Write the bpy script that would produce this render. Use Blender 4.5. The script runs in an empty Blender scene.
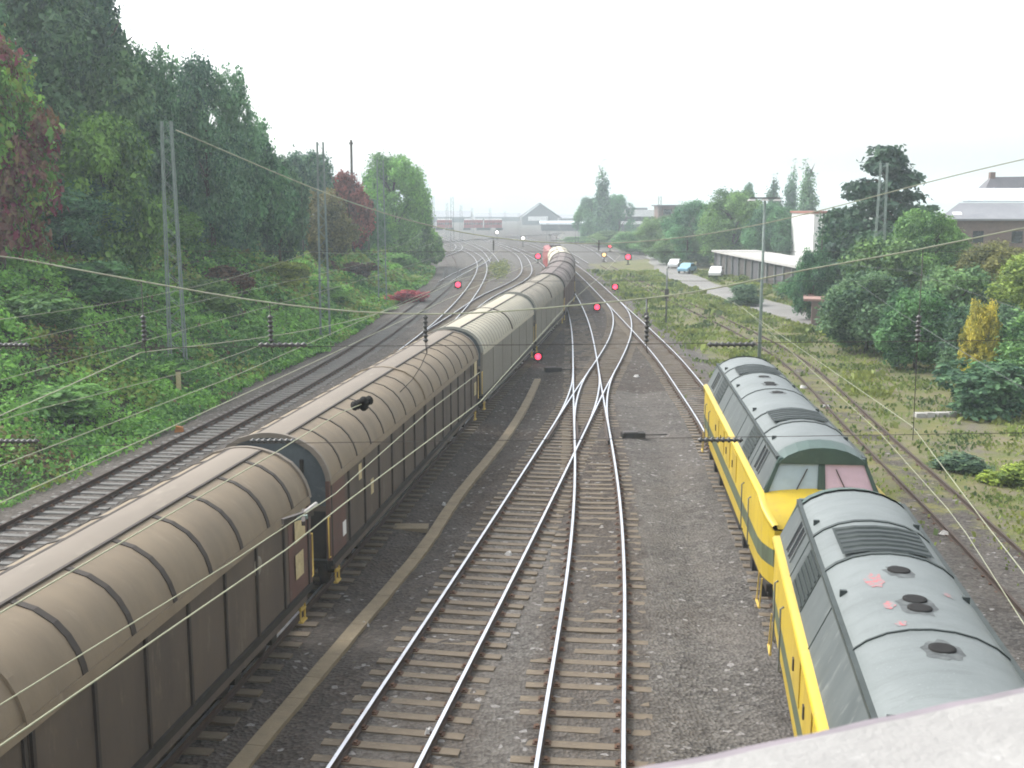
import bpy, math, random
import numpy as np
R = math.radians
rng = np.random.default_rng(7)
random.seed(7)
scene = bpy.context.scene
COL = scene.collection

# ------------------------------------------------------------------ camera model
FPX, PITCH, CAMH = 1100.0, R(9.24), 9.6

def at(u, v, z=0.0):
    """pixel of the photo -> point on the level plane of height z"""
    a = math.atan((v - 384) / FPX) + PITCH
    Y = (CAMH - z) / math.tan(a)
    zz = Y * math.cos(PITCH) + (CAMH - z) * math.sin(PITCH)
    return ((u - 512) / FPX * zz, Y, z)

def aty(u, v, Y):
    """pixel of the photo -> point at distance Y"""
    a = math.atan((v - 384) / FPX) + PITCH
    z = CAMH - Y * math.tan(a)
    zz = Y * math.cos(PITCH) + (CAMH - z) * math.sin(PITCH)
    return ((u - 512) / FPX * zz, Y, z)

# ------------------------------------------------------------------ materials
MATS = {}

def nmat(name):
    m = bpy.data.materials.new(name)
    m.use_nodes = True
    nt = m.node_tree
    bs = nt.nodes['Principled BSDF']
    return m, nt, bs

def mixc(nt, fac, a, b, mode='MIX'):
    n = nt.nodes.new('ShaderNodeMix')
    n.data_type = 'RGBA'
    n.blend_type = mode
    for sock, val in ((n.inputs[0], fac), (n.inputs[6], a), (n.inputs[7], b)):
        if isinstance(val, bpy.types.NodeSocket):
            nt.links.new(val, sock)
        elif isinstance(val, (int, float)):
            sock.default_value = val
        else:
            sock.default_value = (*val, 1)
    return n.outputs[2]

def noise(nt, scale, detail=4, rough=.6, vec=None, stretch=None):
    n = nt.nodes.new('ShaderNodeTexNoise')
    n.inputs['Scale'].default_value = scale
    n.inputs['Detail'].default_value = detail
    n.inputs['Roughness'].default_value = rough
    tc = nt.nodes.new('ShaderNodeTexCoord')
    src = tc.outputs['Object'] if vec is None else vec
    if stretch:
        mp = nt.nodes.new('ShaderNodeMapping')
        mp.inputs['Scale'].default_value = stretch
        nt.links.new(src, mp.inputs['Vector'])
        src = mp.outputs['Vector']
    nt.links.new(src, n.inputs['Vector'])
    return n.outputs['Fac']

def ramp(nt, fac, lo, hi):
    n = nt.nodes.new('ShaderNodeMapRange')
    n.inputs['From Min'].default_value = lo
    n.inputs['From Max'].default_value = hi
    nt.links.new(fac, n.inputs['Value'])
    return n.outputs['Result']

def bump(nt, bs, h, strength=.4, dist=.02):
    b = nt.nodes.new('ShaderNodeBump')
    b.inputs['Strength'].default_value = strength
    b.inputs['Distance'].default_value = dist
    nt.links.new(h, b.inputs['Height'])
    nt.links.new(b.outputs['Normal'], bs.inputs['Normal'])

def worn(name, c1, c2, rough=.7, scale=2.0, metallic=0.0, stretch=None, c3=None, s3=9.0, lo=.35, hi=.7, bmp=0, spec=.3):
    """paint / concrete / wood: base colour, a second colour in cloudy patches, a third in specks"""
    m, nt, bs = nmat(name)
    c = mixc(nt, ramp(nt, noise(nt, scale, 6, .65, stretch=stretch), lo, hi), c1, c2)
    if c3 is not None:
        c = mixc(nt, ramp(nt, noise(nt, s3, 5, .7, stretch=stretch), .58, .72), c, c3)
    nt.links.new(c, bs.inputs['Base Color'])
    bs.inputs['Roughness'].default_value = rough
    bs.inputs['Metallic'].default_value = metallic
    bs.inputs['Specular IOR Level'].default_value = spec
    if bmp:
        bump(nt, bs, noise(nt, s3 * 3, 4, .6, stretch=stretch), .5, bmp)
    MATS[name] = m
    return m

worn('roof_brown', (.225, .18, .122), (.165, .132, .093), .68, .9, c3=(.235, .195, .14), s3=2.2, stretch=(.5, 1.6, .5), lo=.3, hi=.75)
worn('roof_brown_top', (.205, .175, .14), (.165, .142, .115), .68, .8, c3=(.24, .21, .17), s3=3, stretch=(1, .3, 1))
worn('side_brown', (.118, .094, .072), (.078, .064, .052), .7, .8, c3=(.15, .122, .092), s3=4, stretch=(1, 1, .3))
worn('side_red', (.135, .072, .058), (.095, .064, .052), .7, 1.5, c3=(.14, .11, .09), s3=6)
worn('rib_dark', (.055, .045, .037), (.04, .034, .029), .7, 4)
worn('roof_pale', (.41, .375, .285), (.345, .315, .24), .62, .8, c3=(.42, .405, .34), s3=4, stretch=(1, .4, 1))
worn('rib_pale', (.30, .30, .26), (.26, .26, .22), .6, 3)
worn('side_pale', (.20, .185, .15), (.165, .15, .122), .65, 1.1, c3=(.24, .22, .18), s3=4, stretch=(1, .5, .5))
worn('roof_beige', (.265, .235, .18), (.185, .165, .13), .66, .8, c3=(.26, .235, .19), s3=4)
worn('roof_maroon', (.16, .128, .115), (.125, .10, .09), .65, .8, c3=(.19, .155, .14), s3=4)
worn('side_maroon', (.10, .06, .052), (.08, .05, .045), .7, 1)
worn('roof_cream', (.55, .50, .38), (.46, .42, .33), .6, 1)
worn('side_greywhite', (.42, .42, .40), (.36, .36, .34), .6, 1)
worn('end_slate', (.10, .118, .125), (.07, .082, .088), .65, 2, c3=(.14, .155, .16), s3=6)
worn('under_black', (.025, .023, .021), (.04, .034, .028), .8, 3)
worn('steel_dark', (.05, .047, .045), (.075, .06, .05), .6, 4)
worn('yellow_step', (.62, .44, .10), (.50, .36, .10), .6, 6)
worn('label_cream', (.52, .44, .25), (.40, .33, .19), .7, 5, c3=(.20, .15, .09), s3=14)
worn('white_paint', (.78, .78, .76), (.68, .68, .66), .5, 4)
worn('loco_yellow', (.50, .365, .028), (.40, .29, .032), .38, 1.2, c3=(.33, .24, .06), s3=5, stretch=(1, 1.3, .22), spec=.4)
worn('loco_stripe', (.095, .12, .075), (.07, .085, .055), .5, 2, c3=(.16, .16, .08), s3=5, stretch=(1, 1.5, .4))
worn('loco_door_shade', (.42, .305, .035), (.34, .245, .04), .45, 2, c3=(.3, .22, .06), s3=6)  # duller yellow on the doors, painted in for shadow streaks along the side
worn('loco_green', (.045, .085, .07), (.035, .065, .055), .4, 2, c3=(.07, .11, .095), s3=6, spec=.5)
worn('loco_side_grey', (.10, .115, .114), (.068, .08, .08), .55, 1.2, c3=(.15, .165, .16), s3=4, stretch=(1, 1.4, .3))
worn('loco_gutter', (.05, .062, .06), (.035, .044, .042), .6, 3)
worn('grille_dark', (.02, .028, .027), (.035, .045, .042), .6, 5)
worn('louver', (.03, .038, .038), (.022, .03, .03), .5, 5)
worn('exhaust', (.008, .008, .008), (.014, .013, .012), .85, 5)
worn('rust', (.12, .066, .04), (.075, .045, .032), .85, 5)
worn('rail_rust', (.075, .052, .04), (.055, .042, .036), .75, 6)
worn('sleeper_wood', (.175, .142, .10), (.11, .09, .068), .85, 3, c3=(.23, .19, .135), s3=11, stretch=(.4, 1, 1), bmp=.01)
worn('sleeper_grey', (.175, .172, .16), (.12, .118, .11), .85, 3, c3=(.215, .21, .195), s3=10, stretch=(.4, 1, 1), bmp=.01)
worn('trough', (.25, .205, .135), (.185, .15, .10), .85, 2.2, c3=(.30, .27, .21), s3=9, bmp=.01)
worn('concrete', (.42, .41, .39), (.35, .34, .32), .85, 2.5, c3=(.50, .49, .47), s3=20, bmp=.004)
worn('parapet', (.325, .32, .305), (.265, .26, .25), .9, 5, c3=(.385, .38, .365), s3=28, lo=.3, hi=.62, bmp=.006)
worn('parapet_edge', (.25, .22, .24), (.18, .165, .175), .85, 9)
worn('mast_green', (.20, .25, .225), (.15, .19, .17), .7, 3, c3=(.26, .30, .27), s3=8)
worn('mast_grey', (.15, .165, .16), (.11, .12, .118), .7, 3)
worn('insulator', (.05, .05, .045), (.035, .035, .032), .35, 8, spec=.6)
worn('wire', (.36, .37, .25), (.26, .27, .18), .5, 3)
worn('rope', (.33, .34, .24), (.25, .26, .18), .6, 6)
worn('bark', (.075, .06, .045), (.05, .042, .034), .9, 6, stretch=(1, 1, .3), bmp=.02)
worn('bldg_white', (.72, .72, .70), (.64, .64, .62), .7, .4)
worn('bldg_brown', (.17, .12, .105), (.13, .095, .085), .8, 1.0, c3=(.2, .15, .13), s3=3)
worn('bldg_dark', (.085, .08, .085), (.06, .06, .065), .8, 1.0)
worn('slate_roof', (.23, .235, .25), (.185, .19, .205), .55, .5, c3=(.27, .275, .29), s3=3)
worn('slate_dark', (.13, .125, .135), (.10, .10, .11), .6, .6)
worn('metal_roof', (.62, .66, .70), (.52, .56, .60), .4, .4)
worn('tile_red', (.27, .115, .085), (.20, .095, .075), .8, 1.5, c3=(.33, .17, .13), s3=6)
worn('red_train', (.27, .035, .035), (.22, .035, .035), .45, .5)
worn('road', (.21, .205, .195), (.155, .15, .138), .9, .25, c3=(.24, .235, .225), s3=1.5)
worn('brick_pink', (.34, .22, .19), (.26, .16, .14), .85, 2)
worn('moss_post', (.30, .32, .10), (.22, .25, .08), .85, 3)
worn('car_white', (.75, .76, .76), (.7, .71, .71), .3, 1, spec=.6)
worn('car_blue', (.22, .42, .55), (.2, .38, .5), .3, 1, spec=.6)
worn('tyre', (.02, .02, .02), (.03, .03, .03), .9, 5)
worn('litter', (.52, .51, .49), (.40, .39, .37), .7, 20)
worn('orange', (.42, .17, .05), (.33, .14, .05), .6, 8)

def glassmat(name, col, rough=.08):
    m, nt, bs = nmat(name)
    c = mixc(nt, ramp(nt, noise(nt, 1.7, 3), .35, .7), col, tuple(x * .8 for x in col))
    nt.links.new(c, bs.inputs['Base Color'])
    bs.inputs['Roughness'].default_value = rough
    bs.inputs['Specular IOR Level'].default_value = .8
    MATS[name] = m
glassmat('glass_sky_blue', (.40, .50, .56), .25)  # pale cab pane colours, the reflected sky painted into the glass
glassmat('glass_sky_pink', (.66, .48, .58), .25)
glassmat('glass_dark', (.02, .025, .03), .08)

m, nt, bs = nmat('rail_bright')
c = mixc(nt, ramp(nt, noise(nt, 3, 4), .4, .7), (.66, .68, .72), (.52, .53, .55))
nt.links.new(c, bs.inputs['Base Color'])
bs.inputs['Metallic'].default_value = .9
bs.inputs['Roughness'].default_value = .38
MATS['rail_bright'] = m

def lamp_mat(name, col, s):
    m, nt, bs = nmat(name)
    bs.inputs['Base Color'].default_value = (*col, 1)
    bs.inputs['Emission Color'].default_value = (*col, 1)
    bs.inputs['Emission Strength'].default_value = s
    MATS[name] = m
lamp_mat('lamp_red', (1.0, .035, .075), 1.7)
lamp_mat('lamp_white', (1.0, .93, .85), 2.2)
lamp_mat('lamp_amber', (1.0, .55, .2), .9)

# loco roof: grey green paint with soot round the exhausts and smears of red paint
m, nt, bs = nmat('loco_roof')
c = mixc(nt, ramp(nt, noise(nt, .9, 5, .6), .35, .7), (.150, .170, .167), (.112, .13, .128))
c = mixc(nt, ramp(nt, noise(nt, 3.2, 6, .75, stretch=(.35, 1.6, .35)), .5, .78), c, (.095, .108, .106))
c = mixc(nt, ramp(nt, noise(nt, 30, 2), .62, .8), c, (.21, .235, .23))
nt.links.new(c, bs.inputs['Base Color'])
bs.inputs['Roughness'].default_value = .48
bs.inputs['Specular IOR Level'].default_value = .5
MATS['loco_roof'] = m
m, nt, bs = nmat('red_smear')
c = mixc(nt, ramp(nt, noise(nt, 14, 5, .75), .45, .6), (.150, .170, .167), (.36, .085, .09))
nt.links.new(c, bs.inputs['Base Color'])
bs.inputs['Roughness'].default_value = .5
MATS['red_smear'] = m

m, nt, bs = nmat('soot')
c = mixc(nt, ramp(nt, noise(nt, 5, 6, .7), .36, .62), (.105, .118, .116), (.04, .045, .045))
nt.links.new(c, bs.inputs['Base Color'])
bs.inputs['Roughness'].default_value = .6
MATS['soot'] = m

# foliage: colour from the object, light / dark leaves from a per-face value
m, nt, bs = nmat('foliage')
oi = nt.nodes.new('ShaderNodeObjectInfo')
av = nt.nodes.new('ShaderNodeAttribute'); av.attribute_name = 'var'
dark = mixc(nt, 1.0, oi.outputs['Color'], (.42, .52, .60), 'MULTIPLY')
lite = mixc(nt, 1.0, oi.outputs['Color'], (2.1, 1.9, 1.4), 'MULTIPLY')
c = mixc(nt, av.outputs['Fac'], dark, lite)
at_ = nt.nodes.new('ShaderNodeAttribute'); at_.attribute_name = 'tint'
c = mixc(nt, at_.outputs['Fac'], c, (.20, .032, .065))
at2 = nt.nodes.new('ShaderNodeAttribute'); at2.attribute_name = 'gold'
c = mixc(nt, at2.outputs['Fac'], c, (.28, .29, .06))
nt.links.new(c, bs.inputs['Base Color'])
bs.inputs['Roughness'].default_value = .6
bs.inputs['Specular IOR Level'].default_value = .25
tr = nt.nodes.new('ShaderNodeBsdfTranslucent')
nt.links.new(c, tr.inputs['Color'])
mx = nt.nodes.new('ShaderNodeMixShader'); mx.inputs[0].default_value = .3
out = nt.nodes['Material Output']
nt.links.new(bs.outputs[0], mx.inputs[1]); nt.links.new(tr.outputs[0], mx.inputs[2])
nt.links.new(mx.outputs[0], out.inputs['Surface'])
MATS['foliage'] = m

# ground: ballast, brown oily ballast, rough grass, bank soil
m, nt, bs = nmat('ground')
tc = nt.nodes.new('ShaderNodeTexCoord')
za = nt.nodes.new('ShaderNodeAttribute'); za.attribute_name = 'zone'
sep = nt.nodes.new('ShaderNodeSeparateColor'); nt.links.new(za.outputs['Color'], sep.inputs[0])
vo = nt.nodes.new('ShaderNodeTexVoronoi'); vo.inputs['Scale'].default_value = 12
nt.links.new(tc.outputs['Object'], vo.inputs['Vector'])
vo2 = nt.nodes.new('ShaderNodeTexVoronoi'); vo2.inputs['Scale'].default_value = 9
nt.links.new(tc.outputs['Object'], vo2.inputs['Vector'])
sc_ = nt.nodes.new('ShaderNodeSeparateColor'); nt.links.new(vo.outputs['Color'], sc_.inputs[0])
sc2 = nt.nodes.new('ShaderNodeSeparateColor'); nt.links.new(vo2.outputs['Color'], sc2.inputs[0])
grey = mixc(nt, sc_.outputs[0], (.042, .04, .038), (.155, .147, .135))
grey = mixc(nt, ramp(nt, noise(nt, .35, 5), .35, .7), grey, mixc(nt, .5, grey, (.17, .15, .13)))
brown = mixc(nt, sc_.outputs[1], (.026, .020, .016), (.088, .070, .055))
brown = mixc(nt, ramp(nt, noise(nt, .5, 5), .4, .75), brown, mixc(nt, .5, brown, (.10, .095, .09)))
bal = mixc(nt, sep.outputs[2], grey, brown)
bal = mixc(nt, ramp(nt, noise(nt, .8, 7, .75), .5, .72), bal, mixc(nt, .55, bal, (.03, .025, .02)))
bal = mixc(nt, ramp(nt, sc2.outputs[0], .965, .995), bal, (.24, .23, .22))
gr = mixc(nt, ramp(nt, noise(nt, .45, 6, .7), .35, .66), (.085, .115, .03), (.17, .155, .06))
gr = mixc(nt, ramp(nt, noise(nt, 1.1, 6, .75), .44, .66), gr, (.165, .14, .105))
gr = mixc(nt, ramp(nt, noise(nt, 4.5, 4, .7), .55, .75), gr, (.095, .14, .04))
gr = mixc(nt, ramp(nt, noise(nt, .28, 5, .7), .55, .68), gr, (.135, .12, .10))
gfac = nt.nodes.new('ShaderNodeMath'); gfac.operation = 'ADD'
gn = nt.nodes.new('ShaderNodeMath'); gn.operation = 'MULTIPLY_ADD'
nt.links.new(noise(nt, .9, 6, .75), gn.inputs[0]); gn.inputs[1].default_value = 2.4; gn.inputs[2].default_value = -1.2
nt.links.new(sep.outputs[0], gfac.inputs[0]); nt.links.new(gn.outputs[0], gfac.inputs[1])
c = mixc(nt, ramp(nt, gfac.outputs[0], .38, .68), bal, gr)
soil = mixc(nt, ramp(nt, noise(nt, 1.2, 5, .7), .4, .65), (.05, .06, .03), (.045, .038, .026))
c = mixc(nt, sep.outputs[1], c, soil)
nt.links.new(c, bs.inputs['Base Color'])
bs.inputs['Roughness'].default_value = .92
bs.inputs['Specular IOR Level'].default_value = .2
bump(nt, bs, vo.outputs['Distance'], .9, .05)
MATS['ground'] = m

m, nt, bs = nmat('hill')
c = mixc(nt, ramp(nt, noise(nt, .01, 5, .7), .4, .65), (.05, .075, .04), (.10, .12, .07))
nt.links.new(c, bs.inputs['Base Color']); bs.inputs['Roughness'].default_value = 1
MATS['hill'] = m

# ------------------------------------------------------------------ object helpers
def tag(o, label=None, cat=None, group=None, kind=None):
    if label: o['label'] = label
    if cat: o['category'] = cat
    if group: o['group'] = group
    if kind: o['kind'] = kind
    return o

def empty(name, loc=(0, 0, 0), rz=0.0, label=None, cat=None, group=None):
    o = bpy.data.objects.new(name, None)
    COL.objects.link(o)
    o.location = loc
    o.rotation_euler = (0, 0, rz)
    o.empty_display_size = .3
    return tag(o, label, cat, group)

def link(name, me, parent=None):
    o = bpy.data.objects.new(name, me)
    COL.objects.link(o)
    if parent is not None:
        o.parent = parent
    return o

def copy_tree(o, parent=None):
    c = o.copy()
    COL.objects.link(c)
    c.parent = parent
    for ch in o.children:
        copy_tree(ch, c)
    return c

class MB:
    def __init__(self):
        self.v, self.f, self.m, self.mats, self.s = [], [], [], [], []
        self.cur = 0
    def mat(self, name):
        if name not in self.mats: self.mats.append(name)
        self.cur = self.mats.index(name)
        return self
    def add(self, vs, fs, smooth=False):
        b = len(self.v)
        self.v += [tuple(p) for p in vs]
        for f in fs:
            self.f.append(tuple(i + b for i in f)); self.m.append(self.cur); self.s.append(smooth)
        return self
    def box(self, x0, x1, y0, y1, z0, z1):
        vs = [(x, y, z) for z in (z0, z1) for y in (y0, y1) for x in (x0, x1)]
        return self.add(vs, [(0, 2, 3, 1), (4, 5, 7, 6), (0, 1, 5, 4), (2, 6, 7, 3), (0, 4, 6, 2), (1, 3, 7, 5)])
    def hexa(self, lo, hi):
        """two quads (4 points each, same turn) joined to a solid"""
        return self.add(list(lo) + list(hi), [(3, 2, 1, 0), (4, 5, 6, 7), (0, 1, 5, 4), (1, 2, 6, 5), (2, 3, 7, 6), (3, 0, 4, 7)])
    def bar(self, p, q, w, h=None):
        h = h or w
        p, q = np.array(p, float), np.array(q, float)
        d = q - p; d /= np.linalg.norm(d)
        u = np.cross(d, (0, 0, 1.0))
        if np.linalg.norm(u) < 1e-3: u = np.array((1.0, 0, 0))
        u /= np.linalg.norm(u); w_ = np.cross(u, d)
        def ring(c): return [c - u * w / 2 - w_ * h / 2, c + u * w / 2 - w_ * h / 2, c + u * w / 2 + w_ * h / 2, c - u * w / 2 + w_ * h / 2]
        return self.hexa(ring(p), ring(q))
    def tube(self, pts, r, n=6, cap=True):
        pts = [np.array(p, float) for p in pts]
        rs = r if isinstance(r, (list, tuple)) else [r] * len(pts)
        vs, fs = [], []
        prev = None
        for i, p in enumerate(pts):
            d = pts[min(i + 1, len(pts) - 1)] - pts[max(i - 1, 0)]
            d /= np.linalg.norm(d) + 1e-9
            u = np.cross(d, (0, 0, 1.0)) if prev is None else prev - d * np.dot(prev, d)
            if np.linalg.norm(u) < 1e-3: u = np.cross(d, (1.0, 0, 0))
            u /= np.linalg.norm(u); prev = u
            w = np.cross(d, u)
            for k in range(n):
                a = 2 * math.pi * k / n
                vs.append(p + (u * math.cos(a) + w * math.sin(a)) * rs[i])
        for i in range(len(pts) - 1):
            for k in range(n):
                a, b = i * n + k, i * n + (k + 1) % n
                fs.append((a, b, b + n, a + n))
        if cap:
            fs.append(tuple(range(n))[::-1]); fs.append(tuple(range(len(vs) - n, len(vs))))
        return self.add(vs, fs, True)
    def disc_stack(self, c, axis, prof, n=12):
        """lathe: prof = [(t along axis, radius)]"""
        c = np.array(c, float); a = np.array(axis, float); a /= np.linalg.norm(a)
        pts = [c + a * t for t, _ in prof]
        u = np.cross(a, (0, 0, 1.0))
        if np.linalg.norm(u) < 1e-3: u = np.array((1.0, 0, 0))
        u /= np.linalg.norm(u); w = np.cross(a, u)
        vs, fs = [], []
        for p, (t, r) in zip(pts, prof):
            for k in range(n):
                q = 2 * math.pi * k / n
                vs.append(p + (u * math.cos(q) + w * math.sin(q)) * r)
        for i in range(len(prof) - 1):
            for k in range(n):
                x, y = i * n + k, i * n + (k + 1) % n
                fs.append((x, y, y + n, x + n))
        fs.append(tuple(range(n))[::-1]); fs.append(tuple(range(len(vs) - n, len(vs))))
        return self.add(vs, fs, True)
    def loft(self, rings, close=False, smooth=False, caps=False):
        n = len(rings[0]); vs = [p for r in rings for p in r]; fs = []
        for i in range(len(rings) - 1):
            for k in range(n if close else n - 1):
                a, b = i * n + k, i * n + (k + 1) % n
                fs.append((a, b, b + n, a + n))
        if caps:
            fs.append(tuple(range(n))[::-1]); fs.append(tuple(range(len(vs) - n, len(vs))))
        return self.add(vs, fs, smooth)
    def build(self, name, parent=None, bevel=0, auto=None):
        me = bpy.data.meshes.new(name)
        me.from_pydata([tuple(map(float, p)) for p in self.v], [], self.f)
        for mn in self.mats or ['concrete']: me.materials.append(MATS[mn])
        me.polygons.foreach_set('material_index', self.m)
        me.polygons.foreach_set('use_smooth', self.s)
        me.update()
        if auto is not None:
            me.set_sharp_from_angle(angle=R(auto))
        o = link(name, me, parent)
        if bevel:
            b = o.modifiers.new('bevel', 'BEVEL'); b.width = bevel; b.segments = 2; b.limit_method = 'ANGLE'
        return o

def mb(mat): return MB().mat(mat)

# ------------------------------------------------------------------ smooth ground paths X(Y)
class Path:
    def __init__(self, pts):
        y = np.array([p[1] for p in pts], float); x = np.array([p[0] for p in pts], float)
        n = len(y); h = np.diff(y)
        A = np.zeros((n, n)); b = np.zeros(n); A[0, 0] = A[-1, -1] = 1
        for i in range(1, n - 1):
            A[i, i - 1], A[i, i], A[i, i + 1] = h[i - 1], 2 * (h[i - 1] + h[i]), h[i]
            b[i] = 6 * ((x[i + 1] - x[i]) / h[i] - (x[i] - x[i - 1]) / h[i - 1])
        self.y, self.x, self.h, self.M = y, x, h, np.linalg.solve(A, b)
    def X(self, Y):
        Y = np.asarray(Y, float)
        i = np.clip(np.searchsorted(self.y, Y) - 1, 0, len(self.h) - 1)
        y0, y1, h = self.y[i], self.y[i + 1], self.h[i]
        a, b = y1 - Y, Y - y0
        r = (self.M[i] * a**3 + self.M[i + 1] * b**3) / (6 * h) + (self.x[i] / h - self.M[i] * h / 6) * a + (self.x[i + 1] / h - self.M[i + 1] * h / 6) * b
        lo, hi = Y < self.y[0], Y > self.y[-1]
        s0 = (self.x[1] - self.x[0]) / self.h[0]; s1 = (self.x[-1] - self.x[-2]) / self.h[-1]
        r = np.where(lo, self.x[0] + (Y - self.y[0]) * s0, r)
        return np.where(hi, self.x[-1] + (Y - self.y[-1]) * s1, r)
    def d(self, Y): return float(self.X(Y + .05) - self.X(Y - .05)) / .1
    def p(self, Y): return float(self.X(Y))

P = {
 'A': Path([(-8.6, -18), (-5.35, 0.5), (-2.42, 17.7), (-.5, 29), (2.95, 50), (4.1, 57), (6.07, 68.5), (8.0, 81), (9.35, 93), (9.95, 102), (10.12, 112)]),
 'B': Path([(-1.2, -10), (.15, 6), (1.17, 17.7), (2.03, 26), (2.8, 35.2), (3.62, 50), (4.28, 62.7), (4.85, 73.5), (5.5, 88), (6.1, 113), (6.25, 140), (6.2, 165)]),
 'TR': Path([(-.5, -20), (3.1, 0), (5.5, 13.3), (6.55, 20), (7.45, 27), (8.55, 40), (9.0, 46), (9.5, 57), (9.9, 68), (10.05, 78), (10.12, 92), (10.15, 112), (10.15, 143), (9.7, 180), (8, 225), (4, 280), (-3, 340)]),
 'T0': Path([(-12.5, -20), (-9.05, 3), (-7.12, 16), (-6.0, 24), (-2.85, 48), (0, 68), (2.75, 88), (5.2, 115), (6.05, 135), (6.15, 154), (5.5, 185), (3, 225), (-3, 280), (-12, 340)]),
 'L1': Path([(-20.5, -15), (-17.5, 10), (-14.95, 31), (-13.4, 44), (-12.45, 52), (-10.4, 74), (-8.8, 110), (-8.2, 134), (-8.35, 153), (-9.3, 172), (-13.4, 224), (-20, 270), (-30, 320)]),
 'L2': Path([(-16.4, -15), (-13.6, 10), (-12.1, 24), (-10.4, 38), (-8.9, 51), (-7.25, 68), (-5.65, 92), (-4.6, 126), (-4.45, 160), (-5.1, 185), (-8.7, 229), (-16, 275), (-27, 325)]),
 'L3': Path([(-6.1, 84), (-5.0, 94), (-2.49, 119), (.3, 138), (1.75, 153), (2.3, 182), (1.7, 213), (-1.6, 257), (-8, 310)]),
 'R': Path([(8.5, -10), (11.3, 12), (13.85, 31.5), (15.3, 45.5), (16.5, 56), (17.6, 67), (18.0, 77), (17.6, 97), (16.6, 120), (15.8, 150), (15, 185)]),
}
ROAD = Path([(30, 60), (27.5, 86), (25.2, 112), (24.0, 140), (24.6, 170), (27, 200), (31, 240)])
TOE = Path([(-24, -30), (-20.6, 10), (-18.9, 22), (-17.7, 31), (-16.7, 38), (-15.6, 48), (-15.1, 59), (-13.4, 76), (-12.3, 113), (-11.6, 150), (-12.6, 172), (-17, 205), (-30, 260), (-60, 330)])

def smooth01(t):
    t = np.clip(t, 0, 1); return t * t * (3 - 2 * t)

_ph = rng.uniform(0, 6.28, (24, 3))
def wob(x, y, s):
    """cheap smooth noise, about -1..1"""
    r = 0
    for k in range(8):
        a = _ph[k]; q = 2.4 * k + .3
        r = r + np.sin((x * math.cos(q) + y * math.sin(q)) / s * (1 + .37 * k) + a[0])
    return r / 4

def bank_h(x, y):
    d = TOE.X(y) - x
    top = 7.6 + .5 * wob(x, y, 9)
    h = top * smooth01((d - .3) / 15.5) ** .8
    return np.where(d > 0, h + np.clip(d, 0, 1) * .25 * wob(x, y, 2.2), 0)

def track_dist(x, y):
    dm = np.full(np.shape(x), 99.0)
    for k, p in P.items():
        ok = (y >= p.y[0]) & (y <= p.y[-1])
        dm = np.where(ok, np.minimum(dm, np.abs(x - p.X(y))), dm)
    return dm

def ground_h(x, y):
    x = np.asarray(x, float); y = np.asarray(y, float)
    td = track_dist(x, y)
    z = -.2 - .16 * smooth01((td - 1.35) / 1.5)
    z = z + .022 * wob(x, y, .35) * (td < 30) + .02 * wob(x, y, 1.1)
    z = z + np.where(y > 185, -.05, 0)
    gr = smooth01((x - 20) / 14) * .9 * (y < 150)
    z = z + gr * (np.abs(x - ROAD.X(y)) > 3.5) * .6
    return z + bank_h(x, y)

# ------------------------------------------------------------------ ground sheet
def arr(*segs):
    out = []
    for a, b, n in segs: out += list(np.linspace(a, b, n, endpoint=False))
    return out
xs = np.array(arr((-1500, -400, 5), (-400, -120, 7), (-120, -50, 12), (-50, -21, 36), (-21, 21, 160), (21, 50, 36), (50, 120, 10), (120, 400, 6), (400, 1500, 5)) + [1500])
ys = np.array(arr((-60, 5, 16), (5, 75, 240), (75, 130, 100), (130, 220, 70), (220, 400, 36), (400, 900, 14), (900, 2450, 7)) + [2450])
XX, YY = np.meshgrid(xs, ys)
ZZ = ground_h(XX, YY)
nx, ny = len(xs), len(ys)
V = np.stack([XX.ravel(), YY.ravel(), ZZ.ravel()], 1)
i = np.arange((ny - 1) * (nx - 1)); r, c_ = i // (nx - 1), i % (nx - 1)
a = r * nx + c_
F = np.stack([a, a + 1, a + 1 + nx, a + nx], 1)

def np_mesh(name, V, F, mat, smooth=True):
    me = bpy.data.meshes.new(name)
    n, k = F.shape
    me.vertices.add(len(V)); me.vertices.foreach_set('co', V.astype(np.float32).ravel())
    me.loops.add(n * k); me.loops.foreach_set('vertex_index', F.astype(np.int32).ravel())
    me.polygons.add(n)
    me.polygons.foreach_set('loop_start', np.arange(0, n * k, k, dtype=np.int32))
    me.polygons.foreach_set('loop_total', np.full(n, k, np.int32))
    me.materials.append(MATS[mat])
    me.polygons.foreach_set('use_smooth', np.full(n, smooth))
    me.update(calc_edges=True)
    return me

me = np_mesh('ground', V, F, 'ground')
x, y = V[:, 0], V[:, 1]
td = track_dist(x, y)
# rough grass on the right, weeds between the far tracks
edge = np.interp(y, [0, 25, 32, 38, 46, 60, 75, 110, 150, 190, 260], [14.5, 15.2, 13.4, 11.9, 11.9, 12.4, 12.6, 12.8, 13.2, 12.6, 60])
g = smooth01((x - edge) / 3.2 + .35)
dR = np.abs(x - P['R'].X(y))
g = g * (1 - np.interp(y, [30, 38, 60], [.62, .5, .42]) * np.exp(-(dR / 1.0) ** 2))
g = np.maximum(g, .45 * smooth01((y - 140) / 14) * smooth01((200 - y) / 12) * smooth01((x + 4.5) / 1.5) * smooth01((.3 - x) / 1.5))
g = np.where((y > 260) & (np.abs(x) > 70), .8, g)
bk = smooth01((TOE.X(y) - x + .4) / 1.0)
br = np.clip(1.0 - smooth01((np.abs(x - 4.2) - 5.5) / 2.0) * .75, 0, 1)
br = np.where(td < 1.4, np.maximum(br, .6), br) * np.where(y < 42, .55 + .45 * smooth01((y - 24) / 16), 1)
br = np.where((x > -.6 - 0 * y) & (x < P['B'].X(y) - 1.2) & (y < 33), .12, br)
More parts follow.
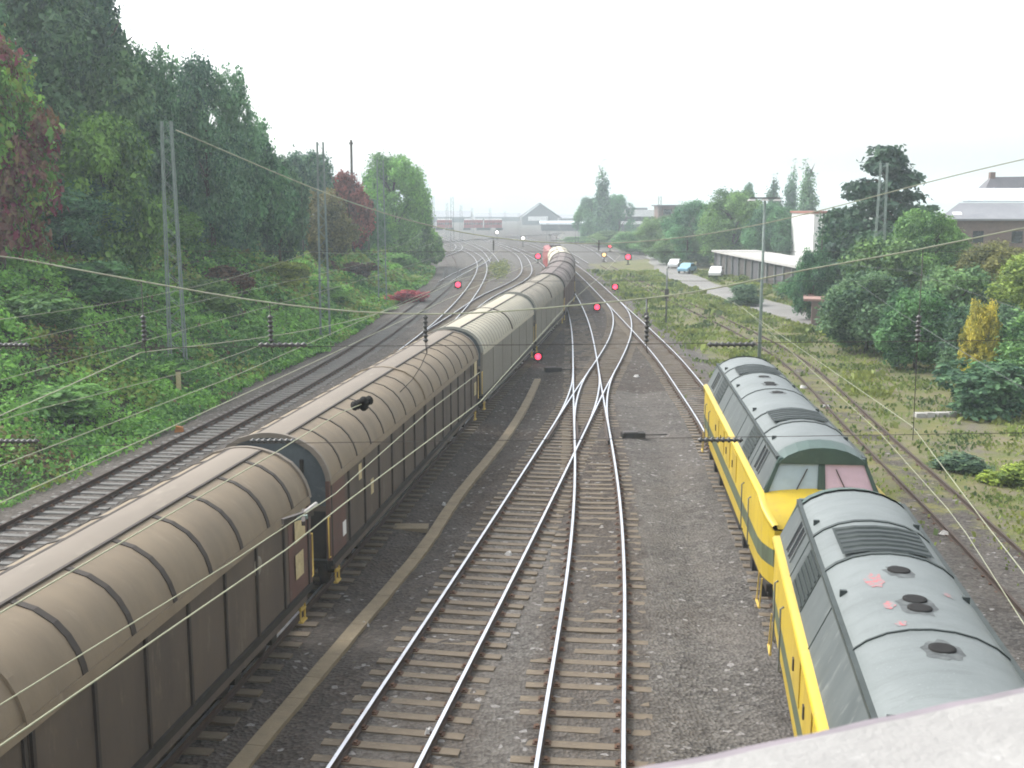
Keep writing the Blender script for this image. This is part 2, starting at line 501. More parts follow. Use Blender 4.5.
br = np.where((x > P['B'].X(y) + 1.3) & (x < P['TR'].X(y)) & (y < 58), np.minimum(br, .15 + .25 * smooth01((y - 34) / 10)), br)
br = np.where(x < P['T0'].X(y) - 1, .5, br)
br = np.where((x > P['T0'].X(y) - 1) & (x < P['A'].X(y) - 1.2), np.maximum(br, .75), br)
colr = np.stack([g, bk, np.clip(br, 0, 1), np.ones_like(g)], 1).astype(np.float32)
ca = me.color_attributes.new('zone', 'FLOAT_COLOR', 'POINT')
ca.data.foreach_set('color', colr.ravel())
tag(link('ground', me), kind='structure')

# road on the right
Yr = np.linspace(62, 236, 90)
m_ = mb('road')
ringsL = []
for Y in Yr:
    X, s = ROAD.p(Y), ROAD.d(Y)
    n = np.array((1, -s)) / math.hypot(1, s)
    w = 2.2 + .25 * math.sin(Y * .3)
    z = .06 + float(np.max(ground_h(np.array([X - 2, X, X + 2]), np.array([Y] * 3))))
    ringsL.append([(X + n[0] * t * w, Y + n[1] * t * w, z - .05 * abs(t) ** 3) for t in (-1, -.5, 0, .5, 1)])
tag(m_.loft(ringsL, smooth=True).build('road'), kind='structure')

# far hills
rings = []
for k, (yy, hh) in enumerate([(1500, 0), (1560, 10), (1650, 24), (1760, 30), (1900, 22)]):
    rings.append([(xx, yy + 60 * math.sin(xx * .004), hh * (.62 + .38 * math.sin(xx * .006 + 1.3) * math.cos(xx * .0021)) + (1.5 * math.sin(xx * .05 + k) if hh else -.5)) for xx in np.linspace(-1300, 1300, 160)])
tag(mb('hill').loft(rings, smooth=True).build('hills'), kind='structure')

# ------------------------------------------------------------------ railway tracks
GA = .7525
PROF = [(-.036, 0), (.036, 0), (.036, -.036), (.010, -.05), (.010, -.135), (.065, -.15), (.065, -.17), (-.065, -.17), (-.065, -.15), (-.010, -.135), (-.010, -.05), (-.036, -.036)]

def rail_mesh(path, off, y0, y1, shiny, z=0, parent=None, name='rail', taper=False):
    Ys = np.concatenate([np.arange(y0, min(y1, 130), 1.0), np.arange(max(y0, 130), y1, 3.0), [y1]])
    rings = []
    for Y in Ys:
        X, s = path.p(Y), path.d(Y); L = math.hypot(1, s)
        nx_, ny_ = 1 / L, -s / L
        rings.append([(X + nx_ * (off + px), Y + ny_ * (off + px), pz + z) for px, pz in PROF])
    m = MB()
    n = len(PROF)
    m.mat('rail_rust')
    side = mb('rail_rust')
    vs = [p for r_ in rings for p in r_]
    m.add(vs, [(i * n + k, i * n + (k + 1) % n, (i + 1) * n + (k + 1) % n, (i + 1) * n + k) for i in range(len(rings) - 1) for k in range(1, n)])
    m.mat('rail_bright' if shiny else 'rail_rust')
    m.f += [(i * n, i * n + 1, (i + 1) * n + 1, (i + 1) * n) for i in range(len(rings) - 1)]
    m.m += [m.cur] * (len(rings) - 1); m.s += [False] * (len(rings) - 1)
    return m.build(name, parent)

def sleeper_mesh(mat):
    m = mb(mat)
    m.hexa([(-1.3, -.13, -.3), (1.3, -.13, -.3), (1.3, .13, -.3), (-1.3, .13, -.3)],
           [(-1.29, -.115, -.168), (1.29, -.115, -.168), (1.29, .115, -.168), (-1.29, .115, -.168)])
    m.mat('rust')
    for s in (-1, 1):
        m.box(s * GA - .17, s * GA + .17, -.08, .08, -.1675, -.145)
        for q in (-.1, .1): m.box(s * GA + q - .03, s * GA + q + .03, -.05, .05, -.145, -.11)
    o = m.build('sleeper')
    me = o.data; bpy.data.objects.remove(o)
    return me
SL_W, SL_G = sleeper_mesh('sleeper_wood'), sleeper_mesh('sleeper_grey')

def track(key, label, shiny, y0, y1, sl, s0, nslp, z=0.0, group='railway tracks across the yard', dip=0.0, step=.62):
    p = P[key]
    e = empty('railway_track', (p.p(s0), s0, 0), 0, label, 'track', group)
    ox, oy = e.location.x, e.location.y
    for s in (-1, 1):
        r_ = rail_mesh(p, s * GA, y0, y1, shiny, z, e)
        r_.location = (-ox, -oy, 0)
    Y = s0; k = 0; rest = MB().mat('sleeper_wood' if sl is SL_W else 'sleeper_grey')
    rr = random.Random(key)
    while Y < y1 - 1 and Y < 175:
        X, s = p.p(Y), p.d(Y)
        if k < nslp:
            o = link('sleeper', sl, e)
            o.location = (X - ox + rr.uniform(-.04, .04), Y - oy, z - dip + rr.uniform(-.008, .008))
            o.rotation_euler = (0, 0, -math.atan(s) + rr.uniform(-.012, .012))
        else:
            L = math.hypot(1, s); n = np.array((1, -s)) / L; t = np.array((s, 1)) / L
            q = [np.array((X, Y)) + n * a * 1.3 + t * b * .125 for a, b in ((-1, -1), (1, -1), (1, 1), (-1, 1))]
            rest.hexa([(x_, y_, -.3) for x_, y_ in q], [(x_, y_, -.17 + z - dip) for x_, y_ in q])
        k += 1; Y += step / math.hypot(1, s)
    if rest.f:
        o = rest.build('sleepers', e); o.location = (-ox, -oy, 0); o['kind'] = 'stuff'
    return e

track('A', 'bright railed track with brown sleepers curving across the straight one', True, -15, 112, SL_W, 9, 100)
track('B', 'nearly straight bright track with half buried sleepers mid yard', True, -8, 165, SL_W, 9, 100, z=-.004, dip=.022)
track('TR', 'track carrying the two yellow locomotives, its pale rails running on beyond them', True, -15, 335, SL_W, 24, 100, z=.004, dip=.012)
track('T0', 'track hidden beneath the long brown freight train', True, -15, 335, SL_W, 12, 0, z=.008)
track('L1', 'track with rusty rails and pale grey sleepers at the foot of the green bank', False, -10, 315, SL_G, 14, 100, z=0)
track('L2', 'bright railed track between the freight train and the track at the bank', True, -10, 320, SL_W, 20, 100, z=.004, dip=.01)
track('L3', 'far branch track curving away just left of the freight train', True, 84, 305, SL_W, 86, 100, z=-.004, dip=.01)
track('R', 'disused rusty track half lost in weeds to the right of the locomotives', False, -5, 180, SL_W, 14, 100, z=-.05, dip=.03)

# slip rails linking the crossing tracks
def slip(points, name='switch_rail'): return Path(points)
e = empty('slip_crossing', (3.6, 50, 0), 0, 'short curved slip rails where the two middle tracks cross', 'track switch')
def blend(pa, pb, y0, y1, off, z):
    pts = []
    L = y1 - y0; m0, m1 = pa.d(y0) * L, pb.d(y1) * L
    for t in np.linspace(0, 1, 11):
        h = (2*t**3 - 3*t**2 + 1) * pa.p(y0) + (t**3 - 2*t**2 + t) * m0 + (-2*t**3 + 3*t**2) * pb.p(y1) + (t**3 - t**2) * m1
        pts.append((float(h), y0 + L * t))
    r_ = rail_mesh(Path(pts), off, y0, y1, True, z, e, 'switch_rail')
    r_.location = (-3.6, -50, 0)
for off in (-GA, GA):
    blend(P['A'], P['B'], 46.5, 64, off, -.009)
    blend(P['B'], P['A'], 47, 64.5, off, .009)
for off in (-GA + .12, GA - .12):
    for k in ('A', 'B'):
        r_ = rail_mesh(P[k], off, 44.5, 48.5, False, .012, e, 'check_rail'); r_.location = (-3.6, -50, 0)

# extra tracks of the far yard
for k, (pts, lab) in enumerate([
    ([(-20, 215), (-24, 260), (-31, 310), (-40, 370)], 'far yard track nearest the bank, bending left'),
    ([(-3, 190), (-6, 240), (-13, 300), (-22, 370)], 'far yard track passing behind the wooded bank corner'),
    ([(12, 185), (11, 230), (7, 290), (0, 370)], 'far yard track starting right of the train head'),
    ([(17, 190), (18, 240), (16, 300), (12, 380)], 'far yard track running under the low trees on the right'),
    ([(-8.6, 140), (-7.4, 160), (-5.4, 185), (-4.6, 205)], 'connecting track between the bank track and its bright neighbour'),
    ([(-14, 205), (-12, 235), (-14, 280), (-22, 340)], 'far yard track beside the far foot of the bank'),
    ([(-34, 240), (-20, 290), (-4, 330), (18, 390)], 'far yard track slanting across the others')]):
    p = Path(pts)
    e2 = empty('railway_track', (pts[0][0], pts[0][1], 0), 0, lab, 'track', 'railway tracks across the yard')
    for s in (-1, 1):
        r_ = rail_mesh(p, s * GA, pts[0][1], pts[-1][1], True, .002 * k - .02, e2); r_.location = (-pts[0][0], -pts[0][1], 0)

# ------------------------------------------------------------------ cable trough
DU = [(-5.6, 13), (-4.85, 18.1), (-4.28, 21.3), (-3.5, 25.6), (-2.5, 31.3), (-2.05, 35), (-.55, 44.5), (1.5, 62.5)]
dp = Path(DU)
e = empty('cable_trough', (-4.85, 18, -.2), 0, 'long sandy concrete cable trough lid beside the freight train', 'cable trough')
m_ = mb('trough')
Y = 12.0; k = 0
while Y < 62:
    q = []
    Yb = Y + .979
    for yy in (Y, Yb):
        X, s = dp.p(yy), dp.d(yy); L = math.hypot(1, s)
        q.append([(X - .18 / L + 4.85, yy + .18 * s / L - 18), (X + .18 / L + 4.85, yy - .18 * s / L - 18)])
    h = .006 * math.sin(k * 2.1) - .01
    b = [q[0][0], q[0][1], q[1][1], q[1][0]]
    m_.hexa([(x_, y_, -.25) for x_, y_ in b], [(x_, y_, .01 + h) for x_, y_ in b])
    Y += .985; k += 1
m_.build('trough_lid', e)
m_ = mb('trough')
bx, by, _ = at(412, 527, -.2)
m_.box(bx - .55 + 4.85, bx + .5 + 4.85, by - .28 - 18, by + .28 - 18, -.25, .035)
m_.build('junction_lid', e)

# ------------------------------------------------------------------ covered freight wagons
ARCH = [(1.43, 3.12), (1.40, 3.28), (1.33, 3.48), (1.20, 3.70), (1.02, 3.89), (.74, 4.06), (.37, 4.165), (.18, 4.195), (0, 4.205)]
ARCH = ARCH + [(-a_, b_) for a_, b_ in ARCH[-2::-1]]

def arch(grow=0.0, sel=None):
    pts = []
    for i, (a_, b_) in enumerate(ARCH):
        t = math.atan2(b_ - 3.0, a_ * 1.0)
        pts.append((a_ + grow * math.cos(t), b_ + grow * math.sin(t)))
    return pts if sel is None else [pts[i] for i in sel]

def hoop(m, y0, y1, grow, sel=None, inner=-.02):
    o = arch(grow, sel); i_ = arch(inner, sel)
    rings = [[(a_, y0, b_) for a_, b_ in o], [(a_, y1, b_) for a_, b_ in o]]
    m.loft([[(a_, y0, b_) for a_, b_ in i_]] + rings + [[(a_, y1, b_) for a_, b_ in i_]])

def make_wagon(L, style, label, group, bogie=True, rw=.035):
    S = {'brown': ('roof_brown', 'roof_brown_top', 'side_brown', 'rib_dark', 'rib_dark'),
         'pale': ('roof_pale', 'roof_pale', 'side_pale', 'rib_pale', 'rib_pale'),
         'beige': ('roof_beige', 'roof_beige', 'side_pale', 'rib_pale', 'rib_dark'),
         'maroon': ('roof_maroon', 'roof_maroon', 'side_maroon', 'rib_dark', 'rib_dark'),
         'cream': ('roof_cream', 'roof_cream', 'side_greywhite', 'rib_pale', 'rib_dark')}[style]
    e = empty('freight_wagon', (0, 0, 0), 0, label, 'freight wagon', group)
    h = L / 2
    n = len(ARCH)
    right, mid, left = list(range(0, 7)), list(range(6, n - 6)), list(range(n - 7, n))
    # roof: curved shells right and left, flatter fixed strip along the crown
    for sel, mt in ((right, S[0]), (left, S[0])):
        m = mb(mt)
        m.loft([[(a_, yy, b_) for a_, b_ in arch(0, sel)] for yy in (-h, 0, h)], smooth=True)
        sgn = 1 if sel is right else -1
        m.mat(S[3])
        step = {'brown': 1.42, 'pale': .72}.get(style, 3.1)
        k = int((L - 1.0) / step); off = (L - k * step) / 2
        for j in range(k + 1):
            yy = -h + off + j * step
            if abs(yy) < .2 and style == 'brown': continue
            hoop(m, yy - rw, yy + rw, .018, sel)
        m.build('roof_shell', e)
    m = mb(S[1])
    m.loft([[(a_, yy, b_ + .025) for a_, b_ in arch(0, mid)] for yy in (-h, h)], smooth=True)
    m.mat('rib_dark')
    for sg in (-1, 1): m.box(sg * .37 - .03, sg * .37 + .03, -h, h, 4.12, 4.20)
    m.build('roof_crown', e)
    # gutter / eave rail
    m = mb(S[0])
    for sg in (-1, 1):
        m.hexa([(sg * 1.40, -h, 3.0), (sg * 1.475, -h, 3.0), (sg * 1.475, h, 3.0), (sg * 1.40, h, 3.0)][::sg],
               [(sg * 1.40, -h, 3.15), (sg * 1.455, -h, 3.17), (sg * 1.455, h, 3.17), (sg * 1.40, h, 3.15)][::sg])
    m.build('eave_rail', e)
    # sliding side walls with posts
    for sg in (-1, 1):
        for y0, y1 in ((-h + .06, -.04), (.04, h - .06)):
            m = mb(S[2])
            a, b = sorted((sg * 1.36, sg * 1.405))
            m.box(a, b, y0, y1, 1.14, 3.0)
            step = 1.42 if style == 'brown' else 3.0
            k = max(2, int((y1 - y0) / step))
            m.mat(S[4] if style in ('brown', 'maroon') else S[2])
            for j in range(k + 1):
                yy = y0 + .05 + (y1 - y0 - .1) * j / k
                p_, q_ = sorted((sg * 1.405, sg * (1.45 if style == 'brown' else 1.425)))
                m.box(p_, q_, yy - .035, yy + .035, 1.14, 2.995)
            m.build('sliding_wall', e)
    # bottom sill
    m = mb('under_black')
    for sg in (-1, 1): m.box(*sorted((sg * 1.33, sg * 1.47)), -h, h, 1.0, 1.135)
    m.mat(S[2])
    for sg in (-1, 1): m.box(*sorted((sg * 1.34, sg * 1.43)), -h + .3, h - .3, .82, .995)
    m.mat('under_black').box(-1.3, 1.3, -h + .05, h - .05, 1.02, 1.13)
    for sg in (-1, 1): m.box(*sorted((sg * .35, sg * .55)), -h + .2, h - .2, .72, 1.02)
    m.build('underframe', e)
    # ends with an arched rim
    for sg in (-1, 1):
        m = mb('end_slate')
        yy = sg * (h - .05)
        pts = arch(-.06)
        ring = [(a_, yy, b_) for a_, b_ in pts] + [(-1.36, yy, 1.1), (1.36, yy, 1.1)]
        ring2 = [(a_, yy - sg * .06, b_) for a_, _, b_ in ring]
        m.loft([ring, ring2] if sg < 0 else [ring2, ring], close=True, caps=True)
        m.mat('under_black'); m.box(-1.30, 1.30, min(yy, yy + sg * .02), max(yy, yy + sg * .02), 1.16, 2.34)
        for xx in (-.75, -.25, .25, .75): m.box(xx - .04, xx + .04, min(yy, yy + sg * .06), max(yy, yy + sg * .06), 1.15, 3.6)
        m.mat('side_brown' if style == 'brown' else 'side_pale')
        m.box(-1.36, 1.36, min(yy, yy + sg * .05), max(yy, yy + sg * .05), 2.35, 2.47)
        ew = m.build('end_wall', e)
        m = mb('roof_brown_top' if style == 'brown' else S[3])
        hoop(m, sg * h - .06, sg * h + .06, .05, None, -.07)
        m.build('end_rim', e)
        # corner post
        for sx in (-1, 1):
            m = mb('side_red' if style == 'brown' else S[2])
            m.box(*sorted((sx * 1.34, sx * 1.44)), *sorted((sg * (h - .055), sg * (h + .045))), 1.14, 3.1)
            m.build('corner_post', e)
    # ring in the middle where the two sliding halves meet
    m = mb('rib_dark' if style != 'brown' else 'roof_brown')
    hoop(m, -.07, .07, .05)
    m.build('middle_rim', e)
    # running gear
    for sg in (-1, 1):
        yb = sg * (h - 2.6)
        m = mb('under_black')
        bb = 1.0 if bogie else .6
        for sx in (-1, 1):
            m.hexa([(sx * 1.0 - .06, yb - bb - .45, .52), (sx * 1.0 + .06, yb - bb - .45, .52), (sx * 1.0 + .06, yb + bb + .45, .52), (sx * 1.0 - .06, yb + bb + .45, .52)],
                   [(sx * 1.0 - .06, yb - bb - .45, .72), (sx * 1.0 + .06, yb - bb - .45, .72), (sx * 1.0 + .06, yb + bb + .45, .72), (sx * 1.0 - .06, yb + bb + .45, .72)])
            for q in (-bb, bb): m.box(sx * 1.0 - .12, sx * 1.0 + .12, yb + q - .16, yb + q + .16, .33, .62)
        m.box(-1.0, 1.0, yb - .2, yb + .2, .55, .75)
        b_ = m.build('bogie', e)
        for q in (-bb, bb):
            m = mb('steel_dark')
            for sx in (-1, 1): m.disc_stack((sx * .70, yb + q, .46), (sx, 0, 0), [(0, .40), (.04, .49), (.07, .46), (.13, .46), (.135, .2)], 20)
            m.tube([(-.75, yb + q, .46), (.75, yb + q, .46)], .08, 8)
            m.build('wheelset', b_)
        for sx in (-1, 1):
            m = mb('steel_dark')
            yy = sg * (h + .02)
            m.disc_stack((sx * .875, sg * h, 1.03), (0, sg, 0), [(-.05, .10), (.35, .10), (.355, .07), (.52, .07), (.525, .23), (.57, .22)], 14)
            m.build('buffer', e)
            m = mb('yellow_step')
            xs_ = sx * 1.40
            m.box(xs_ - .05, xs_ + .05, sg * (h - .55) - .16, sg * (h - .55) + .16, .42, .46)
            m.bar((xs_, sg * (h - .55) - .14, .44), (xs_, sg * (h - .55) - .14, .99), .035)
            m.bar((xs_, sg * (h - .55) + .14, .44), (xs_, sg * (h - .55) + .14, .99), .035)
            m.box(xs_ - .04, xs_ + .04, sg * (h - .55) - .14, sg * (h - .55) + .14, .7, .73)
            m.build('step', e)
            m = mb('yellow_step')
            xs_ = sx * 1.43; yy = sg * (h + .16)
            m.tube([(xs_, sg * (h + .04), 1.25), (xs_, yy, 1.25), (xs_, yy, 2.25), (xs_, sg * (h + .04), 2.25)], .018, 6)
            m.build('handrail', e)
    m = mb('steel_dark')
    for sg in (-1, 1):
        m.tube([(0, sg * h, 1.0), (0, sg * (h + .3), .98), (0, sg * (h + .58), .85)], .06, 6)
        m.tube([(.3, sg * h, .9), (.32, sg * (h + .3), .55), (.28, sg * (h + .55), .62)], .03, 6)
    m.build('coupling', e)
    if style == 'brown':
        for sx, yy, w_, hh, zz, mt in ((1, h - .72, .66, .62, 2.36, 'label_cream'), (1, h - .8, .5, .55, 1.55, 'label_cream'), (-1, -h + .85, .5, .6, 2.25, 'label_cream')):
            m = mb(mt); m.box(*sorted((sx * 1.452, sx * 1.462)), yy - w_ / 2, yy + w_ / 2, zz, zz + hh); m.build('label_panel', e)
    return e

def pose(e, path, y0, y1, z=0):
    x0, x1 = path.p(y0), path.p(y1)
    e.location = ((x0 + x1) / 2, (y0 + y1) / 2, z)
    e.rotation_euler = (0, 0, -math.atan2(x1 - x0, y1 - y0))

GW = 'covered wagons of the freight train'
def red_end(e, L, sg):
    h = L / 2
    m = mb('side_red'); 
    y0, y1 = sorted((sg * (h - .08), sg * (h - 1.35)))
    m.box(1.406, 1.418, y0, y1, 1.15, 2.99); o = m.build('end_panel', e)
    o['label'] = 'rust red end panel of the brown side wall'
W = make_wagon(22.0, 'brown', 'nearest brown arched roof wagon, cut off by the lower left edge of the view', GW, True, .065)
red_end(W, 22, 1)
pose(W, P['T0'], 2.35, 24.2)
m = mb('roof_beige'); m.disc_stack((1.408, 7.9, 2.55), (1, 0, 0), [(0, .2), (.012, .2), (.013, .13)], 14); m.build('round_mark', W)
W2 = make_wagon(22.0, 'brown', 'second brown wagon from the bridge, small white card low on its side', GW)
red_end(W2, 22, -1)
pose(W2, P['T0'], 25.7, 47.5)
m = mb('white_paint'); m.box(1.42, 1.432, -9.95, -9.68, 1.42, 1.78); m.build('paper_card', W2)
for yy, zz in ((-8.2, 2.45), (-7.0, 1.75)):
    m = mb('label_cream'); m.box(1.408, 1.42, yy - .13, yy + .13, zz, zz + .42); m.build('label_panel', W2)
W3 = make_wagon(18.6, 'pale', 'pale grey roofed wagon with many fine roof ribs and smooth beige sides', GW, False)
pose(W3, P['T0'], 48.9, 67.3)
W4 = make_wagon(18.6, 'beige', 'beige roofed wagon between the pale ribbed one and the maroon ones', GW, False)
pose(W4, P['T0'], 68.7, 87.1)
W5 = make_wagon(18.6, 'maroon', 'first of the maroon roofed wagons, directly behind the beige roofed one', GW, False)
pose(W5, P['T0'], 88.5, 106.9)
W6 = make_wagon(18.6, 'maroon', 'maroon roofed wagon on the bend just before the cream roofed one', GW, False)
pose(W6, P['T0'], 108.3, 126.7)
W7 = make_wagon(18.6, 'cream', 'cream roofed wagon with grey white side at the far bend of the train', GW, False)
pose(W7, P['T0'], 128.1, 146.5)

# red electric locomotive at the head of the freight train
def make_electric():
    e = empty('electric_locomotive', (0, 0, 0), 0, 'small distant red locomotive with dark roof gear at the head of the freight train', 'locomotive')
    m = mb('red_train')
    prof = [(-1.45, 1.1), (1.45, 1.1), (1.47, 2.4), (1.35, 3.5), (1.0, 3.75), (-1.0, 3.75), (-1.35, 3.5), (-1.47, 2.4)]
    rings = []
    for yy, sx in ((-8.3, .93), (-7.7, 1), (7.7, 1), (8.3, .93)): rings.append([(a_ * sx, yy, b_ - (0 if abs(yy) < 8 else .05)) for a_, b_ in prof])
    m.loft(rings, close=True, caps=True); m.build('body', e, .05)
    for sg in (-1, 1):
        m = mb('glass_dark')
        for sx in (-1, 1): m.box(*sorted((sx * .12, sx * 1.1)), *sorted((sg * 8.29, sg * 8.33)), 2.5, 3.3)
        m.build('windscreen', e)
        m = mb('steel_dark')
        y0 = sg * 4.2
        m.box(-.6, .6, y0 - .5, y0 + .5, 3.76, 3.95)
        for sx in (-1, 1):
            m.bar((sx * .5, y0 - .5, 3.95), (sx * .35, y0 + .9, 4.6), .05); m.bar((sx * .35, y0 + .9, 4.6), (sx * .5, y0 - .2, 5.3 if sg > 0 else 4.75), .04)
        m.box(-.8, .8, y0 - .35, y0 - .05, 5.3 if sg > 0 else 4.75, 5.35 if sg > 0 else 4.8)
        m.build('pantograph', e)
        m = mb('under_black'); m.box(-1.2, 1.2, sg * 5.2 - 1.8, sg * 5.2 + 1.8, .35, 1.05)
        b_ = m.build('bogie', e)
        for q in (-1.2, 1.2):
            m = mb('steel_dark')
            for sx in (-1, 1): m.disc_stack((sx * .7, sg * 5.2 + q, .5), (sx, 0, 0), [(0, .5), (.13, .5)], 16)
            m.build('wheelset', b_)
    m = mb('steel_dark'); m.box(-.7, .7, -2.4, 2.4, 3.76, 4.1); m.build('roof_gear', e, .05)
    return e
EL = make_electric(); pose(EL, P['T0'], 148.6, 165.2)

# ------------------------------------------------------------------ yellow diesel locomotives
def make_diesel(label, red):
    e = empty('diesel_locomotive', (0, 0, 0), 0, label, 'locomotive', 'yellow diesel locomotives coupled together')
    H = 8.75                       # half length of the body, nose tip to nose tip
    HW = H - 1.05                  # windscreen foot
    # lower side wall, yellow, with the nose drawn in at each end
    def plan(x, yy):
        """half width at y: nose tapers"""
        t = max(0.0, (abs(yy) - HW) / (H - HW))
        return x * (1 - .16 * t * t)
    ysl = [-H, -H + .25, -H + .6, -HW, 0, HW, H - .6, H - .25, H]
    def zt(yy):
        t = max(0.0, (abs(yy) - HW) / (H - HW)); return 3.02 - .52 * t
    m = MB()
    for z0, z1, x0, x1, mt in ((1.12, 1.55, 1.36, 1.40, 'loco_yellow'), (1.55, 1.95, 1.40, 1.41, 'loco_stripe'), (1.95, 9, 1.41, 1.40, 'loco_yellow')):
        m.mat(mt)
        for sg in (-1, 1):
            r0 = [(sg * plan(x0, yy), yy, z0) for yy in ysl]
            r1 = [(sg * plan(x1, yy), yy, min(z1, zt(yy) - .1)) for yy in ysl]
            m.loft([r0, r1] if sg < 0 else [r1, r0])
        for sg in (-1, 1):
            yy = sg * H
            x0_, x1_, zz = plan(x0, yy), plan(x1, yy), min(z1, zt(yy) - .1)
            f = [(-x0_, yy, z0), (x0_, yy, z0), (x1_, yy, zz), (-x1_, yy, zz)]
            m.add(f, [(0, 1, 2, 3) if sg < 0 else (3, 2, 1, 0)])
    m.build('lower_body', e)
    # shoulder ledge
    m = mb('loco_yellow')
    for sg in (-1, 1):
        rings = []
        for yy in ysl:
            q = plan(1.0, yy)
            rings.append([(sg * q * a_, yy, zt(yy) + b_) for a_, b_ in ((1.40, -.1), (1.455, -.09), (1.465, -.02), (1.42, .02), (1.30, .035))])
        m.loft(rings if sg > 0 else [r_[::-1] for r_ in rings], smooth=True)
    m.build('shoulder_ledge', e)
    # nose decks and rounded fronts
    for sg in (-1, 1):
        m = mb('loco_yellow')
        rows = []
        for yy in (HW - .05, HW + .5, H - .5, H - .12, H):
            q = plan(1.0, yy); d_ = -.10 if yy == H else (.0 if yy < H - .2 else -.02)
            rows.append([(a_ * q, sg * yy, zt(yy) + .035 + d_ + .10 * (1 - (a_ / 1.3) ** 2) * (1 if yy < H else 0)) for a_ in (-1.32, -.9, -.45, 0, .45, .9, 1.32)])
        m.loft(rows if sg < 0 else rows[::-1], smooth=True)
        nose = m.build('nose_deck', e)
        # green band with lamps on the front
        m = mb('loco_green')
        yy = sg * (H + .012)
        m.box(-1.02, 1.02, min(yy, yy - sg * .03), max(yy, yy - sg * .03), 1.66, 2.15)
        fb = m.build('front_panel', e)
        for sx in (-1, 1):
            m = mb('white_paint'); m.disc_stack((sx * .82, sg * H, 1.42), (0, sg, 0), [(0, .13), (.05, .13), (.06, .10)], 14); m.build('headlight', e)
            m = mb('steel_dark'); m.disc_stack((sx * .875, sg * (H - .05), 1.03), (0, sg, 0), [(0, .12), (.33, .12), (.335, .08), (.5, .08), (.505, .24), (.55, .22)], 14); m.build('buffer', e)
    # upper side panels leaning in, and the roof
    XT, ZT = .97, 3.80
    RF = [(1.0, 3.78), (.95, 3.86), (.80, 3.98), (.55, 4.10), (.28, 4.165), (0, 4.185)]
    RF = RF + [(-a_, b_) for a_, b_ in RF[-2::-1]]
    HR = HW - .12                  # roof end
    for sg in (-1, 1):
        m = mb('loco_side_grey')
        a_, b_ = (sg * 1.325, 3.03), (sg * XT, ZT)
        rows = [[(a_[0], yy, a_[1]) for yy in np.linspace(-HW, HW, 15)], [(b_[0], yy if abs(yy) < HW - .1 else math.copysign(HR, yy), b_[1]) for yy in np.linspace(-HW, HW, 15)]]
        m.loft(rows if sg < 0 else rows[::-1])
        # seams
        m.mat('loco_gutter')
        nrm = np.array((sg * .77, 0, .355)); nrm /= np.linalg.norm(nrm)
        def lean(y0, y1, t0, t1, g):
            lo = np.array((a_[0], 0, a_[1])); hi = np.array((b_[0], 0, b_[1])); d_ = hi - lo
            q = [lo + d_ * t0 + np.array((0, y0, 0)), lo + d_ * t0 + np.array((0, y1, 0)), lo + d_ * t1 + np.array((0, y1, 0)), lo + d_ * t1 + np.array((0, y0, 0))]
            if sg < 0: q = q[::-1]
            return [p_ - nrm * .01 for p_ in q], [p_ + nrm * g for p_ in q]
        for yy in (-5.2, -1.9, 1.9, 5.2): m.hexa(*lean(yy - .015, yy + .015, .02, .98, .012))
        m.build('upper_side', e)
        for sy in (-1, 1):
            m = mb('grille_dark'); m.hexa(*lean(*sorted((sy * 3.35, sy * 4.75)), .06, .95, .014))
            m.mat('louver')
            for q in np.linspace(.15, .85, 6): m.hexa(*lean(*sorted((sy * 3.4, sy * 4.7)), q - .025, q + .025, .03))
            m.build('side_grille', e)
            m = mb('glass_dark'); m.hexa(*lean(*sorted((sy * 5.75, sy * 6.45)), .16, .86, .014)); 
            w_ = m.build('cab_side_window', e)
            m = mb('mast_grey')
            for q in (5.72, 6.1, 6.47): m.hexa(*lean(sy * q - .025, sy * q + .025, .14, .88, .03))
            m.build('window_frame', w_)
    m = mb('loco_gutter')
    for sg in (-1, 1): m.box(*sorted((sg * .945, sg * 1.03)), -HR, HR, 3.765, 3.85)
    m.build('gutter', e)
    m = mb('loco_roof')
    rows = []
    for yy in [-HR - .12, -HR + .1, -HR + .6] + list(np.linspace(-5.2, 5.2, 9)) + [HR - .6, HR - .1, HR + .12]:
        t = max(0.0, (abs(yy) - (HR - .6)) / .7)
        rows.append([(a_ * (1 - .02 * t), yy, b_ - .14 * t * t) for a_, b_ in RF])
    m.loft(rows[::-1], smooth=True)
    # seam rings
    m.mat('loco_gutter')
    for yy in (-5.05, -3.2, 0.0, 3.2, 5.05):
        o_ = [(a_ * 1.012, b_ + .02) for a_, b_ in RF]; i_ = [(a_, b_ - .02) for a_, b_ in RF]
        w_ = .045 if abs(yy) > 1 else .015
        m.loft([[(a_, yy + w_, b_) for a_, b_ in i_], [(a_, yy + w_, b_) for a_, b_ in o_], [(a_, yy - w_, b_) for a_, b_ in o_], [(a_, yy - w_, b_) for a_, b_ in i_]])
    rf = m.build('roof', e)
    for sy in (-1, 1):
        m = mb('louver')
        for q in range(6):
            yy = sy * (3.42 + q * .24)
            o_ = [(a_, b_ + .035) for a_, b_ in RF[3:-3]]; i_ = [(a_, b_ + .002) for a_, b_ in RF[3:-3]]
            m.mat('grille_dark' if q % 2 else 'louver')
            if sy < 0: pass
            m.loft([[(a_ * 1.2, yy + .09, b_) for a_, b_ in i_], [(a_ * 1.2, yy + .05, b_) for a_, b_ in o_], [(a_ * 1.2, yy - .05, b_) for a_, b_ in o_], [(a_ * 1.2, yy - .09, b_) for a_, b_ in i_]])
        m.mat('grille_dark')
        m.loft([[(a_ * 1.27, yy, b_ + .008) for a_, b_ in RF[3:-3]] for yy in sorted((sy * 3.3, sy * 4.75))[::-1]])
        m.build('roof_louvre', rf)
